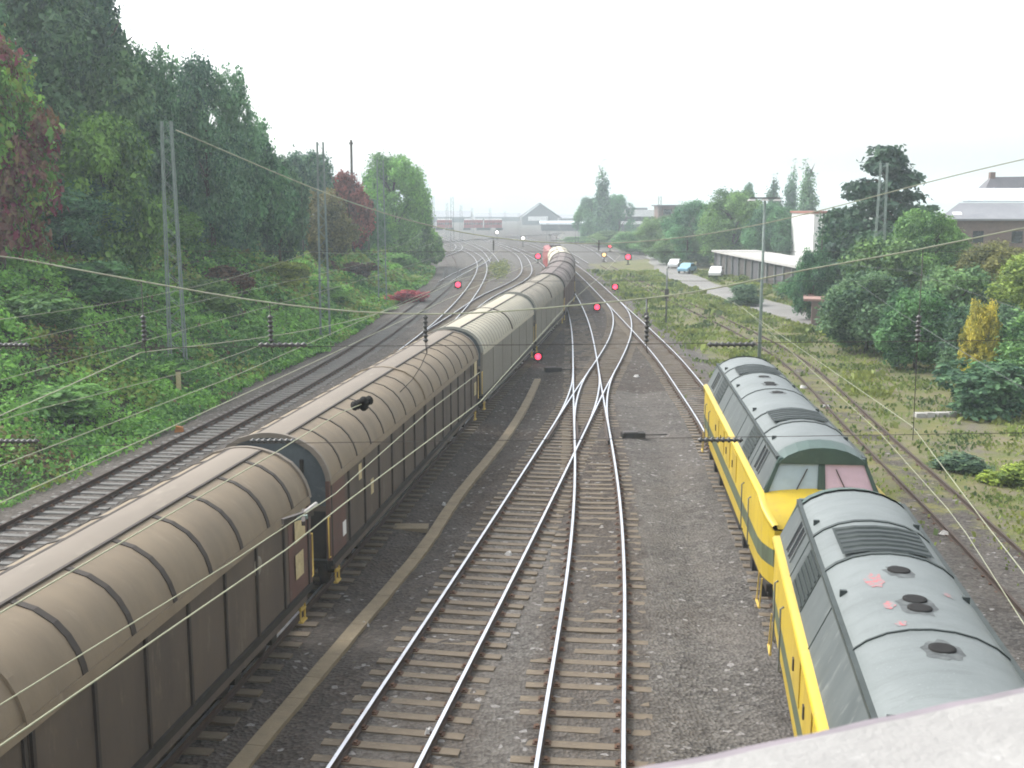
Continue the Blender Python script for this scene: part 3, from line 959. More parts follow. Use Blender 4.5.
    for yy in (2.4, 1.15, .8, -.6):
        m = mb('exhaust'); m.disc_stack((0, yy, 4.13), (0, 0, 1), [(0, .165), (.066, .165), (.067, .12)], 20)
        m.build('exhaust_port', rf)
    for yy in (-6.0, -2.2, 1.9, 5.6):
        for sx in (-1, 1):
            m = mb('loco_gutter'); m.box(sx * .86 - .05, sx * .86 + .05, yy - .03, yy + .03, 3.9, 4.0); m.build('lifting_eye', rf)
    # soot fanned out round the exhausts
    for yy, rx, ry in ((2.34, .24, .30), (.95, .27, .46), (-.66, .25, .34)):
        m = mb('soot'); rr = random.Random(int(yy * 50))
        def zs(a_): return float(np.interp(abs(a_), [p_[0] for p_ in RF[:6]][::-1], [p_[1] for p_ in RF[:6]][::-1])) + .003
        ring = []
        for k in range(24):
            q = 2 * math.pi * k / 24; f_ = rr.uniform(.75, 1.1)
            ring.append((math.cos(q) * rx * f_, yy + math.sin(q) * ry * f_))
        m.add([(0, yy, zs(0))] + [(a_, b_, zs(a_)) for a_, b_ in ring], [(0, k + 1, (k + 1) % 24 + 1) for k in range(24)])
        m.build('soot_stain', rf)
    if red:
        # worn red paint patches on the roof
        for yy, xx, ry, rx in ((2.0, -.42, .34, .17), (.95, -.38, .16, .10), (.25, -.34, .10, .08), (1.6, .55, .12, .08)):
            m = mb('red_smear')
            rr = random.Random(int(yy * 100))
            def zr(a_): return float(np.interp(abs(a_), [p_[0] for p_ in RF[:6]][::-1], [p_[1] for p_ in RF[:6]][::-1])) + .006
            ring = []
            for k in range(16):
                q = 2 * math.pi * k / 16; f_ = rr.uniform(.65, 1.1)
                ring.append((xx + math.cos(q) * rx * f_, yy + math.sin(q) * ry * f_))
            vs = [(xx, yy, zr(xx))] + [(a_, b_, zr(a_)) for a_, b_ in ring]
            m.add(vs, [(0, k + 1, (k + 1) % 16 + 1) for k in range(16)])
            m.build('paint_smear', rf)
    # cab fronts: windscreen panes in a green frame
    for sg in (-1, 1):
        y0, y1 = sg * (HW + .02), sg * (HR + .02)
        def fr(x0, x1, t0, t1, g):
            def pt(x_, t): 
                half = 1.33 * (1 - t) + .97 * t
                return (x_ * half, y0 + (y1 - y0) * t + sg * g, 2.97 + .87 * t)
            q = [pt(x0, t0), pt(x1, t0), pt(x1, t1), pt(x0, t1)]
            return q
        def slab(x0, x1, t0, t1, g):
            lo, hi = fr(x0, x1, t0, t1, -.05), fr(x0, x1, t0, t1, g)
            return (lo, hi) if sg < 0 else (hi, lo)
        m = mb('loco_green')
        m.hexa(*slab(-1, 1, 0, 1, 0))
        m.hexa(*slab(-1, 1, .84, 1.0, .10)); m.hexa(*slab(-1, 1, 0, .06, .04))
        m.hexa(*slab(-1, -.92, .06, .84, .05)); m.hexa(*slab(.92, 1, .06, .84, .05)); m.hexa(*slab(-.07, .07, .06, .84, .05))
        # brow closing the roof arch above the windscreen
        top = [(a_, sg * (HR + .10), b_ - .17) for a_, b_ in RF]
        low = [(a_, sg * (HR + .13), min(b_ - .17, 3.80)) for a_, b_ in RF]
        bk = [(a_, sg * (HR - .35), b_ + .004) for a_, b_ in RF]
        ft = [(a_, sg * (HR + .15), b_ - .09) for a_, b_ in RF]
        rws = [bk, ft, [(a_, sg * (HR + .15), 3.72) for a_, b_ in RF]]
        m.loft(rws if sg < 0 else [q_[::-1] for q_ in rws], smooth=False)
        cf = m.build('cab_front', e)
        for x0, x1, gm in ((-.92, -.07, 'glass_sky_blue'), (.07, .92, 'glass_sky_pink')):
            m = mb(gm if sg < 0 else 'glass_sky_blue'); m.hexa(*slab(x0, x1, .06, .84, .012))
            o = m.build('windscreen', cf)
            o['label'] = 'windscreen pane painted with pinkish sky reflection' if (gm == 'glass_sky_pink' and sg < 0) else 'windscreen pane painted with blue grey sky reflection'
        m = mb('steel_dark')
        for sx in (-1, 1):
            p0, p1 = fr(sx * .45, sx * .46, .08, .1, .03)[0], fr(sx * .3, sx * .31, .7, .72, .03)[0]
            m.bar(p0, p1, .02)
        m.build('wiper', cf)
    # handrails, steps
    m = mb('under_black'); m.box(-1.3, 1.3, -H + .1, H - .1, .92, 1.12); m.box(-1.15, 1.15, -2.0, 2.0, .4, .92)
    m.build('underframe', e)
    for sg in (-1, 1):
        yb = sg * 5.3
        m = mb('under_black')
        for sx in (-1, 1):
            m.box(sx * 1.05 - .07, sx * 1.05 + .07, yb - 2.4, yb + 2.4, .5, .78)
            for q in (-1.9, 0, 1.9): m.box(sx * 1.08 - .13, sx * 1.08 + .13, yb + q - .18, yb + q + .18, .35, .68)
        m.box(-1, 1, yb - .3, yb + .3, .5, .9)
        b_ = m.build('bogie', e)
        for q in (-1.9, 0, 1.9):
            m = mb('steel_dark')
            for sx in (-1, 1): m.disc_stack((sx * .7, yb + q, .5), (sx, 0, 0), [(0, .46), (.04, .53), (.07, .5), (.13, .5), (.135, .2)], 20)
            m.tube([(-.75, yb + q, .5), (.75, yb + q, .5)], .09, 8)
            m.build('wheelset', b_)
        for sx in (-1, 1):
            m = mb('yellow_step')
            m.bar((sx * 1.40, sg * (H - .35), .45), (sx * 1.40, sg * (H - .9), .45), .05, .04)
            m.bar((sx * 1.40, sg * (H - .38), .45), (sx * 1.36, sg * (H - .38), 1.15), .03); m.bar((sx * 1.40, sg * (H - .87), .45), (sx * 1.36, sg * (H - .87), 1.15), .03)
            m.build('step', e)
            for q in (5.0, 6.4):
                m = mb('mast_grey'); m.tube([(sx * 1.42, sg * q, 1.3), (sx * 1.47, sg * q, 1.35), (sx * 1.48, sg * q, 2.5), (sx * 1.42, sg * q, 2.55)], .018, 6); m.build('handrail', e)
    for sg in (-1, 1):
        for q in (-2.6, -.9, .8, 2.5):
            m = mb('loco_door_shade'); m.box(*sorted((sg * 1.405, sg * 1.425)), q - .5, q + .5, 2.05, 2.8); dr = m.build('body_door', e)
            m = mb('steel_dark'); m.box(*sorted((sg * 1.426, sg * 1.45)), q + .3, q + .4, 2.3, 2.5); m.build('handle', dr)
    m = mb('steel_dark')
    for sg in (-1, 1): m.tube([(0, sg * H, 1.0), (0, sg * (H + .3), .98), (0, sg * (H + .55), .85)], .06, 6)
    m.build('coupling', e)
    return e

D1 = make_diesel('farther yellow locomotive, its cab windscreens and yellow nose facing the bridge', False)
pose(D1, P['TR'], 23.7, 41.1)
D2 = make_diesel('nearer yellow locomotive, grey roof with red paint smears, partly behind the bridge parapet', True)
pose(D2, P['TR'], 4.75, 22.25)

# ------------------------------------------------------------------ bridge with parapet
e = empty('bridge', (.6, 0, 0), math.atan2(.37, .93), 'pale concrete bridge parapet edge across the lower right corner', 'bridge')
# local frame: x along the bridge, y outward over the tracks.  outer edge passes through (.13,.92)
c0 = math.cos(math.atan2(.37, .93)); s0 = math.sin(math.atan2(.37, .93))
yo = -s0 * (.133 - .6) + c0 * .92 + .014
m = mb('parapet')
rr = random.Random(3)
rings = []; rim = []
xx_ = list(np.arange(-19, -3, 1.0)) + list(np.arange(-3, 3, .035)) + list(np.arange(3, 19.01, 1.0))
j0 = 0.0
for x_ in xx_:
    j0 = .75 * j0 + rr.uniform(-.0016, .0016) - (.006 if rr.random() < .02 else 0)
    z1_ = 9.1 + rr.uniform(-.0008, .0008)
    rings.append([(x_, yo - .42, 9.02), (x_, yo - .012, 9.02), (x_, yo - .012, z1_ - .003), (x_, yo - .0155 + j0, z1_), (x_, yo - .42, 9.1)])
    rim.append([(x_, yo - .0118, 9.02), (x_, yo + .003 + j0, 9.02), (x_, yo + .003 + j0, z1_ - .0055), (x_, yo - .0118, z1_ - .004)])
m.loft(rings[::-1], close=True, caps=True)
m.build('coping', e)
mb('parapet_edge').loft(rim[::-1], close=True, caps=True).build('coping_rim', e)
m = mb('parapet_edge'); m.box(-19, 19, yo - .4, yo + .016, 8.85, 9.018); m.build('coping_edge', e)
m = mb('concrete'); m.box(-19, 19, yo - .36, yo - .06, 7.85, 8.85); m.build('parapet_wall', e)
m = mb('concrete'); m.box(-19, 19, -8, yo - .03, 7.3, 7.85); m.build('deck', e)
m = mb('concrete')
for yy in (-6.5, -3.5, yo - .7): m.box(-19, 19, yy - .3, yy + .3, 6.5, 7.3)
m.build('girder', e)
for sx in (-1, 1):
    m = mb('concrete'); m.box(*sorted((sx * 19, sx * 24)), -8.2, yo + .3, -.6, 8.2); m.build('abutment', e)

# ------------------------------------------------------------------ overhead line
def lattice_mast(X, Y, z0, z1, w0, w1, label, extra=None, mat='mast_green', two=True):
    e = empty('lattice_mast', (X, Y, z0), 0, label, 'mast', 'overhead line masts')
    h = z1 - z0
    for sx in (-1, 1):
        for sy in (-1, 1):
            m = mb(mat)
            m.hexa([(sx * w0 / 2 - .036, sy * .25 - .036, -.5), (sx * w0 / 2 + .036, sy * .25 - .036, -.5), (sx * w0 / 2 + .036, sy * .25 + .036, -.5), (sx * w0 / 2 - .036, sy * .25 + .036, -.5)],
                   [(sx * w1 / 2 - .036, sy * .15 - .036, h), (sx * w1 / 2 + .036, sy * .15 - .036, h), (sx * w1 / 2 + .036, sy * .15 + .036, h), (sx * w1 / 2 - .036, sy * .15 + .036, h)])
            m.build('leg', e)
    m = mb(mat)
    n = int(h / .62)
    for k in range(n):
        za, zb = h * k / n, h * (k + 1) / n
        wa, wb = w0 + (w1 - w0) * k / n, w0 + (w1 - w0) * (k + 1) / n
        s = 1 if k % 2 else -1
        for sy in (-.22, .22): m.bar((-s * wa / 2, sy, za), (s * wb / 2, sy, zb), .045, .02)
        for sx in (-1, 1): m.bar((sx * wa / 2, -.2 * s, za), (sx * wb / 2, .2 * s, zb), .03, .02)
    m.build('lattice', e)
    m = mb('concrete'); m.box(-w0 / 2 - .2, w0 / 2 + .2, -.45, .45, -2.2, -.9); m.build('footing', e)
    return e

lattice_mast(-18.4, 60, 1.6, 14.0, .85, .5, 'tall grey green lattice mast nearest the bridge on the wooded bank')
Xm, Ym, _ = aty(320, 140, 80)
lattice_mast(Xm, 80, float(ground_h(Xm, 80)), aty(320, 142, 80)[2], .7, .42, 'second lattice mast along the bank, in front of the reddish trees')
Xm = aty(380, 160, 110)[0]
lattice_mast(Xm, 110, float(ground_h(Xm, 110)), aty(380, 160, 110)[2], .8, .6, 'third lattice mast, standing against the rounded tree at the end of the bank')
Xm = aty(884, 165, 92)[0]
lattice_mast(Xm, 92, 0, aty(884, 163, 92)[2], .9, .55, 'lattice mast in front of the dark layered cedar')
lattice_mast(-23.5, 17.5, float(ground_h(-23.5, 17.5)) - .3, 13.2, .9, .5, 'lattice mast at the left end of the near wire span, beside the bridge')
lattice_mast(21.5, 20.5, -.3, 13.4, .9, .5, 'lattice mast at the right end of the near wire span, in the grass')
lattice_mast(33, 62, -.2, 13.5, .9, .5, 'lattice mast at the right end of the second wire span, behind the shrubs')
for k, (u, v, Y) in enumerate([(433, 196, 300), (447, 203, 330), (452, 197, 250), (461, 205, 310), (472, 208, 360), (490, 208, 340), (505, 211, 380), (519, 213, 350), (548, 217, 300), (577, 221, 280), (660, 196, 230), (690, 205, 210)]):
    X, _, zt_ = aty(u, v, Y)
    side = ['left of the red train', 'before the left red coach', 'tallest by the bank corner', 'between the red coaches', 'in front of the long red train', 'behind the first white lamp', 'left of the gabled hall', 'before the gabled hall wall', 'above the train head', 'by the white roofed shed', 'left, in front of the right hand wood', 'right, before the right hand wood'][k]
    o = lattice_mast(X, Y, -.2, zt_, .8, .5, f'faint far yard mast {side}', mat='mast_grey')

def insulator(m, p, q, r=.07, n=7):
    p, q = np.array(p, float), np.array(q, float); d = q - p; L = np.linalg.norm(d)
    prof = [(0, .02)]
    for k in range(n):
        t = L * (k + .5) / n; w = L / n * .28
        prof += [(t - w, .028), (t - w * .3, r), (t + w * .3, r), (t + w, .028)]
    prof.append((L, .02))
    m.disc_stack(p, d, prof, 10)

def sag(p, q, s, n=24):
    p, q = np.array(p, float), np.array(q, float)
    return [p + (q - p) * t - np.array((0, 0, 4 * s * t * (1 - t))) for t in np.linspace(0, 1, n)]

# near headspan
YS = 19.0
e = empty('headspan', (0, YS, 5.5), 0, 'near cross span of sagging rope and wires with dark insulators over all tracks', 'overhead wires')
def rel(p): return (p[0], p[1] - YS, p[2] - 5.5)
sp = [aty(u, v, YS) for u, v in ((0, 255), (140, 281), (280, 304), (440, 314), (600, 303), (700, 291), (784, 274), (900, 253), (1024, 228))]
full = [(-23.3, 17.6, 12.9), (-15.5, 18.4, 10.3)] + sp + [(14.5, YS + .4, 10.4), (21.2, 20.4, 13.1)]
px_ = Path([(p_[2], p_[0]) for p_ in full])           # z as a smooth function of x
pts = [(x_, YS + (x_ + 1) * .05 if abs(x_) > 9 else YS, float(px_.X(x_))) for x_ in np.linspace(-23.3, 21.2, 70)]
mb('rope').tube([rel(p_) for p_ in pts], .014, 6).build('span_rope', e)
up = 7.2
for nm, zz, u_ in (('upper_cross_wire', 7.2, ((15, .35), (285, .42), (730, .42))), ('lower_cross_wire', 5.5, ((15, .4), (272, .4), (722, .4)))):
    m = mb('steel_dark'); m.tube([rel(p_) for p_ in sag((-23.4, 17.6, zz + .05), (21.3, 20.4, zz + .05), .06)], .006, 5); w_ = m.build('cross_wire', e)
    for u, hl in u_:
        X = (u - 512) / FPX * (YS * .987 + .55)
        m = mb('insulator'); insulator(m, rel((X - hl, YS + .01 * X, zz)), rel((X + hl, YS + .01 * X, zz)), .05, 8); m.build('insulator', w_)
for u in (146, 272, 426, 646, 916):
    X = (u - 512) / FPX * (YS * .987 + .45)
    zt_ = float(px_.X(X))
    m = mb('steel_dark'); m.tube([rel((X, YS, zt_)), rel((X, YS, 7.2)), rel((X + .02, YS, 5.5 if u == 916 else 7.05))], .008, 5)
    dr = m.build('hanger', e)
    m = mb('insulator'); insulator(m, rel((X, YS, 7.72)), rel((X, YS, 7.24)), .05, 6); m.build('insulator', dr)

# second headspan
Y2 = 61
e = empty('headspan', (0, Y2, 5.5), 0, 'second, more distant cross span hung between the bank mast and the shrubs', 'overhead wires')
def rel2(p): return (p[0], p[1] - Y2, p[2] - 5.5)
sp = [(-18.4, Y2, 13.7)] + [aty(u, v, Y2) for u, v in ((274, 172), (318, 190), (408, 220), (560, 243), (700, 235), (826, 209), (925, 183))] + [(33, Y2, 13.2)]
p2 = Path([(p_[2], p_[0]) for p_ in sp])
mb('rope').tube([rel2((x_, Y2, float(p2.X(x_)))) for x_ in np.linspace(-18.2, 32.8, 60)], .03, 5).build('span_rope', e)
for zz in (7.1, 5.5):
    m = mb('steel_dark'); m.tube([rel2(p_) for p_ in sag((-18.3, Y2, zz), (32.8, Y2, zz), .05)], .01, 5); m.build('cross_wire', e)
for k in ('L1', 'L2', 'T0', 'A', 'TR', 'R'):
    X = P[k].p(Y2)
    m = mb('steel_dark'); m.tube([rel2((X, Y2, float(p2.X(X)))), rel2((X, Y2, 7.05))], .008, 5); dr = m.build('hanger', e)
    m = mb('insulator'); insulator(m, rel2((X, Y2, 7.7)), rel2((X, Y2, 7.15)), .07, 6); m.build('insulator', dr)

# running wires
def wire(label, pts, r=.011, sub=None, mat='wire'):
    r *= .8
    o0 = np.array(pts[0], float)
    e = mb(mat).tube([np.array(p_) - o0 for p_ in pts], r, 6).build('overhead_wire')
    e.location = o0
    tag(e, label, 'overhead wire', 'wires along the tracks')
    return e

def follow(key, z, y0, y1, off=0, sagv=.0, n=30, span=44.0):
    return [(P[key].p(Y) + off + .15 * math.cos((Y - YS) / span * math.pi), Y, z - sagv * 4 * (((Y - YS) / span) % 1) * (1 - ((Y - YS) / span) % 1)) for Y in np.linspace(y0, y1, n)]
wire('contact wire above the brown freight train roofs, passing in front of the near wagon', follow('T0', 5.5, 4, 150), .012)
wire('upper carrying wire above the freight train, running across the green bank', follow('T0', 7.1, 4, 150, .15, 1.0, 60))
wire('middle wire between contact and carrying wires left of the freight train', [(-8.0, 6, 6.2), (-5.9, 22.4, 6.05), (-2.8, 47, 6.3), (0, 67, 6.1)], .009)
wire('wire low over the ballast beside the green bank', [at(0, 420, 5.6), at(35, 410, 5.6), at(186, 372, 5.6), at(262, 345, 5.7)], .009, mat='rope')
wire('contact wire of the curving middle track, seen along the wagon sides', [at(-60, 782, 5.5), at(0, 746, 5.5), at(287, 549, 5.5), at(345, 503, 5.5), at(480, 402, 5.5), at(570, 302, 5.5), (5.4, 66, 5.5), (9.0, 92, 5.5), (10, 140, 5.5)], .011)
wire('twin wire just above the contact wire of the curving middle track', [at(-60, 740, 5.75), at(0, 705, 5.75), at(230, 563, 5.75), at(335, 494, 5.75), at(430, 410, 5.7), at(480, 372, 5.6)], .008)
wi = wire('carrying wire ending at a black insulator over the second wagon', [at(-60, 650, 6.2), at(0, 613, 6.2), at(268, 457, 6.2), at(340, 413, 6.2), at(362, 404, 6.2)], .010)
m = mb('exhaust'); o0 = np.array(wi.location); q_ = np.array(at(362, 404, 6.2)) - o0
insulator(m, q_ + np.array((-.14, -.12, -.02)), q_ + np.array((.12, .26, .03)), .085, 7); m.disc_stack(q_ + np.array((.02, .06, -.13)), (0, 0, 1), [(0, .03), (.05, .085), (.2, .085), (.25, .03)], 12)
m.build('insulator', wi)
wire('cable looping down from the hanger above the second wagon', [at(427, 340, 7.1), at(427, 352, 6.9), at(421, 366, 6.5), at(412, 380, 6.2), at(400, 392, 6.0)], .010, mat='steel_dark')
wire('contact wire above the two locomotives, coming down to the right edge', [(4.2, 5, 5.5), at(1024, 573, 5.5), at(985, 523, 5.5), at(912, 426, 5.5), (9.4, 46, 5.5), (10, 80, 5.5), (10.1, 140, 5.5)], .008, mat='rope')
wire('second wire left of the one above the locomotives at the right', [(4.3, 7, 5.7), at(1024, 624, 5.6), at(966, 533, 5.55), at(947, 508, 5.5), at(880, 433, 5.5), (9.2, 44, 5.6)], .006, mat='rope')
wire('long slack wire rising across the right hand shrubs', [at(857, 283, 7.0), at(900, 313, 6.9), at(948, 343, 7.0), at(1030, 392, 7.1)], .005, mat='mast_grey')
wire('upper slack wire across the shrubs at the right edge', [aty(820, 262, 40), aty(910, 271, 36), aty(970, 292, 30), aty(1040, 316, 26)], .006, mat='mast_grey')
wire('wire over the rusty track at the foot of the bank', follow('L1', 5.6, 8, 150, 0, 0), .010)
wire('carrying wire above the track at the foot of the bank', follow('L1', 7.0, 8, 150, 0, .8, 60), .010)
wire('wire over the track behind the freight train', follow('L2', 5.6, 10, 150), .009)

# dark clamps hanging on the bank side
for lab, (u, v, z) in (('dark clamp with pale wire ends beside the gap of the first two wagons', (300, 518, 5.6)), ):
    x_, y_, z_ = at(u, v, z)
    e = empty('section_insulator', (x_, y_, z_), -.25, lab, 'insulator')
    m = mb('steel_dark'); m.bar((-.14, -.22, 0), (.08, .2, .03), .06, .08); m.bar((.12, -.16, -.02), (-.04, .2, .04), .045, .06)
    m.mat('mast_green').bar((-.2, -.1, -.02), (.1, .02, .02), .05, .05); m.build('clamp_body', e)
    m = mb('concrete'); m.tube([(.04, .08, .06), (.1, .3, .12)], .028, 8); m.build('clamp_horn', e)

# ------------------------------------------------------------------ signals and small track gear
def dwarf(u, v, label, r=.2, h=.22, lamp='lamp_red', z=-.25):
    x_, y_, _ = at(u, v + 1.5, z)
    r *= .78; s = r / .2
    e = empty('ground_signal', (x_, y_, z), math.atan2(x_, y_) * -1, label, 'signal', 'ground signals lit red')
    m = mb('steel_dark'); m.box(-.06 * s, .06 * s, -.02, .1, 0, h + .2 * s); m.box(-.2 * s, .2 * s, -.15, .25, -.05, .06); m.build('post', e)
    m = mb('under_black'); m.box(-.3 * s, .3 * s, -.12 * s, .14 * s, h - .03 * s, h + .5 * s); m.build('signal_head', e, .02)
    m = mb(lamp); m.disc_stack((0, -.12 * s, h + .25 * s), (0, -1, 0), [(-.02, r), (.02, r), (.05 * s, r * .8), (.07 * s, r * .4)], 16); m.build('lamp', e)
    m = mb('under_black')
    rings = []
    for yy in (-.12 * s, -.3 * s):
        rings.append([(math.cos(q) * r * 1.12, yy, h + .25 * s + math.sin(q) * r * 1.12) for q in np.linspace(.1, math.pi - .1, 9)])
    m.loft(rings); m.build('hood', e)
    return e
dwarf(538, 362, 'lit red ground signal beside the pale wagon, nearest of the red lights', .24)
dwarf(597, 311, 'lit red ground signal between the two curves beyond the crossing', .30)
dwarf(615, 290, 'lit red ground signal right of the locomotive track', .34)
dwarf(458, 288, 'lit red ground signal between the two left hand tracks', .38)
dwarf(538, 262, 'lit red signal just left of the cream roofed wagon', .48, .8)
dwarf(628, 263, 'lit red signal at the near end of the concrete road', .50, .8)
dwarf(610, 250, 'faint lit red signal farthest away, in front of the low trees', .52, .8)
dwarf(604, 260, 'dim amber lit signal right of the train head', .40, .8, 'lamp_amber')
dwarf(497, 238, 'white lamp lit in the far yard, left one of the pair', .5, 1.6, 'lamp_white')
dwarf(523, 245, 'white lamp lit in the far yard, nearer to the train head', .45, 1.6, 'lamp_white')
dwarf(436, 241, 'faint small red signal at the corner of the bank', .35, 1.0)

def point_machine(u, v, label, rz):
    x_, y_, _ = at(u, v, -.2)
    e = empty('point_machine', (x_, y_, -.25), rz, label, 'point motor', 'point motors beside the tracks')
    m = mb('under_black'); m.box(-.5, .5, -.22, .22, 0, .26); m.build('motor_case', e, .03)
    m = mb('steel_dark'); m.box(-.44, .2, -.19, .19, .262, .30); m.build('lid', e, .02)
    m = mb('steel_dark'); m.tube([(.5, .05, .12), (1.5, .05, .12)], .03, 6); m.build('drive_rod', e)
point_machine(553, 371, 'dark point motor box close to the nearest red signal', .2)
point_machine(633, 437, 'dark point motor box right of the crossing', .1)

for k, (u, v, s, lab) in enumerate([(429, 735, .16, 'white paper scrap inside the left rails at the bottom of the view'), (509, 555, .2, 'white bag scrap between the rails of the curving track'),
        (365, 622, .14, 'small white scrap beside the sandy cable trough'), (637, 376, .3, 'pale scrap on the brown ballast right of the crossing'), (826, 407, .35, 'white lump of rubbish in the grass right of the farther locomotive'),
        (803, 388, .35, 'pale board scrap in the grass behind the farther locomotive'), (946, 534, .3, 'white scrap beside the disused track'), (444, 503, .14, 'tiny white scrap between the cable trough and the rails')]):
    x_, y_, _ = at(u, v, -.2)
    z_ = float(ground_h(x_, y_))
    rr = random.Random(k)
    s *= .75
    m = mb('litter')
    n = 9
    ring = [(math.cos(q) * s * rr.uniform(.6, 1.1), math.sin(q) * s * rr.uniform(.4, .8), rr.uniform(.0, .03)) for q in np.linspace(0, 6.28, n, endpoint=False)]
    top = [(a_ * .5, b_ * .5, .08 + rr.uniform(0, .08)) for a_, b_, _ in ring]
    m.loft([ring, top], close=True, caps=True)
    o = m.build('litter_scrap'); o.location = (x_, y_, z_)
    tag(o, lab, 'litter', 'scraps of white litter')

# pale broken kerb slabs in the grass
x_, y_, _ = at(943, 407, .1)
e = empty('concrete_slab', (x_, y_, float(ground_h(x_, y_))), .12, 'broken pale concrete kerb lying in the grass before the shrubs', 'slab')
m = mb('concrete')
for k in range(5): m.hexa([(-1.4 + .55 * k, -.18, -.05), (-.88 + .55 * k, -.15, -.05), (-.88 + .55 * k, .18, -.05), (-1.4 + .55 * k, .16, -.05)], [(-1.39 + .55 * k, -.16, .2 + .04 * (k % 2)), (-.9 + .55 * k, -.14, .19), (-.9 + .55 * k, .16, .2), (-1.39 + .55 * k, .15, .22)])
m.build('kerb_stone', e)
x_, y_, _ = at(922, 347, .2)
e = mb('concrete').hexa([(-.9, -.4, -.1), (.9, -.4, -.1), (.9, .4, -.1), (-.9, .4, -.1)], [(-.85, -.35, .25), (.8, -.36, .22), (.85, .35, .2), (-.8, .36, .26)]).build('concrete_slab')
e.location = (x_, y_, float(ground_h(x_, y_))); tag(e, 'small pale slab at the edge of the dark shrubs', 'slab')

# bank side post and marker
x_, y_, _ = at(183, 392, .3)
e = empty('concrete_post', (x_ - .2, y_, 0), .3, 'short weathered post in the ground cover beside the track on the left', 'post')
mb('label_cream').box(-.12, .12, -.10, .10, -.3, 1.35).build('post_shaft', e, .02)
mb('rib_dark').box(-.14, .14, -.12, .12, 1.352, 1.42).build('post_cap', e)
x_, y_, _ = at(179, 427, 0)
e = mb('orange').hexa([(-.2, -.1, -.2), (.2, -.1, -.2), (.2, .1, -.2), (-.2, .1, -.2)], [(-.12, -.07, .15), (.16, -.07, .1), (.16, .07, .1), (-.12, .07, .15)]).build('marker_stone')
e.location = (x_, y_, -.1); tag(e, 'small orange painted marker stone on the ballast edge', 'marker')
# ------------------------------------------------------------------ foliage
def leaves(C, Nrm, size, var, tint=None, gold=None, seed=1, asp=.62):
    """one bent diamond per point"""
    r = np.random.default_rng(seed)
    n = len(C)
    Nn = Nrm + r.normal(0, .55, (n, 3)); Nn /= np.linalg.norm(Nn, axis=1)[:, None] + 1e-9
    ref = r.normal(0, 1, (n, 3))
    U = np.cross(Nn, ref); U /= np.linalg.norm(U, axis=1)[:, None] + 1e-9
    W_ = np.cross(Nn, U)
    s = (size * r.uniform(.55, 1.0, n) * np.where(r.uniform(0, 1, n) < .25, 1.6, 1))[:, None]
    V = np.stack([C - U * s, C - W_ * s * asp + Nn * s * .18, C + U * s, C + W_ * s * asp + Nn * s * .18], 1).reshape(-1, 3)
    F = np.arange(4 * n).reshape(n, 4)
    return V, F

def leaf_mesh(name, V, F, var, tint, gold):
    me = np_mesh(name, V, F, 'foliage', False)
    for nm, a in (('var', var), ('tint', tint), ('gold', gold)):
        at__ = me.attributes.new(nm, 'FLOAT', 'FACE')
        at__.data.foreach_set('value', a.astype(np.float32))
    return me

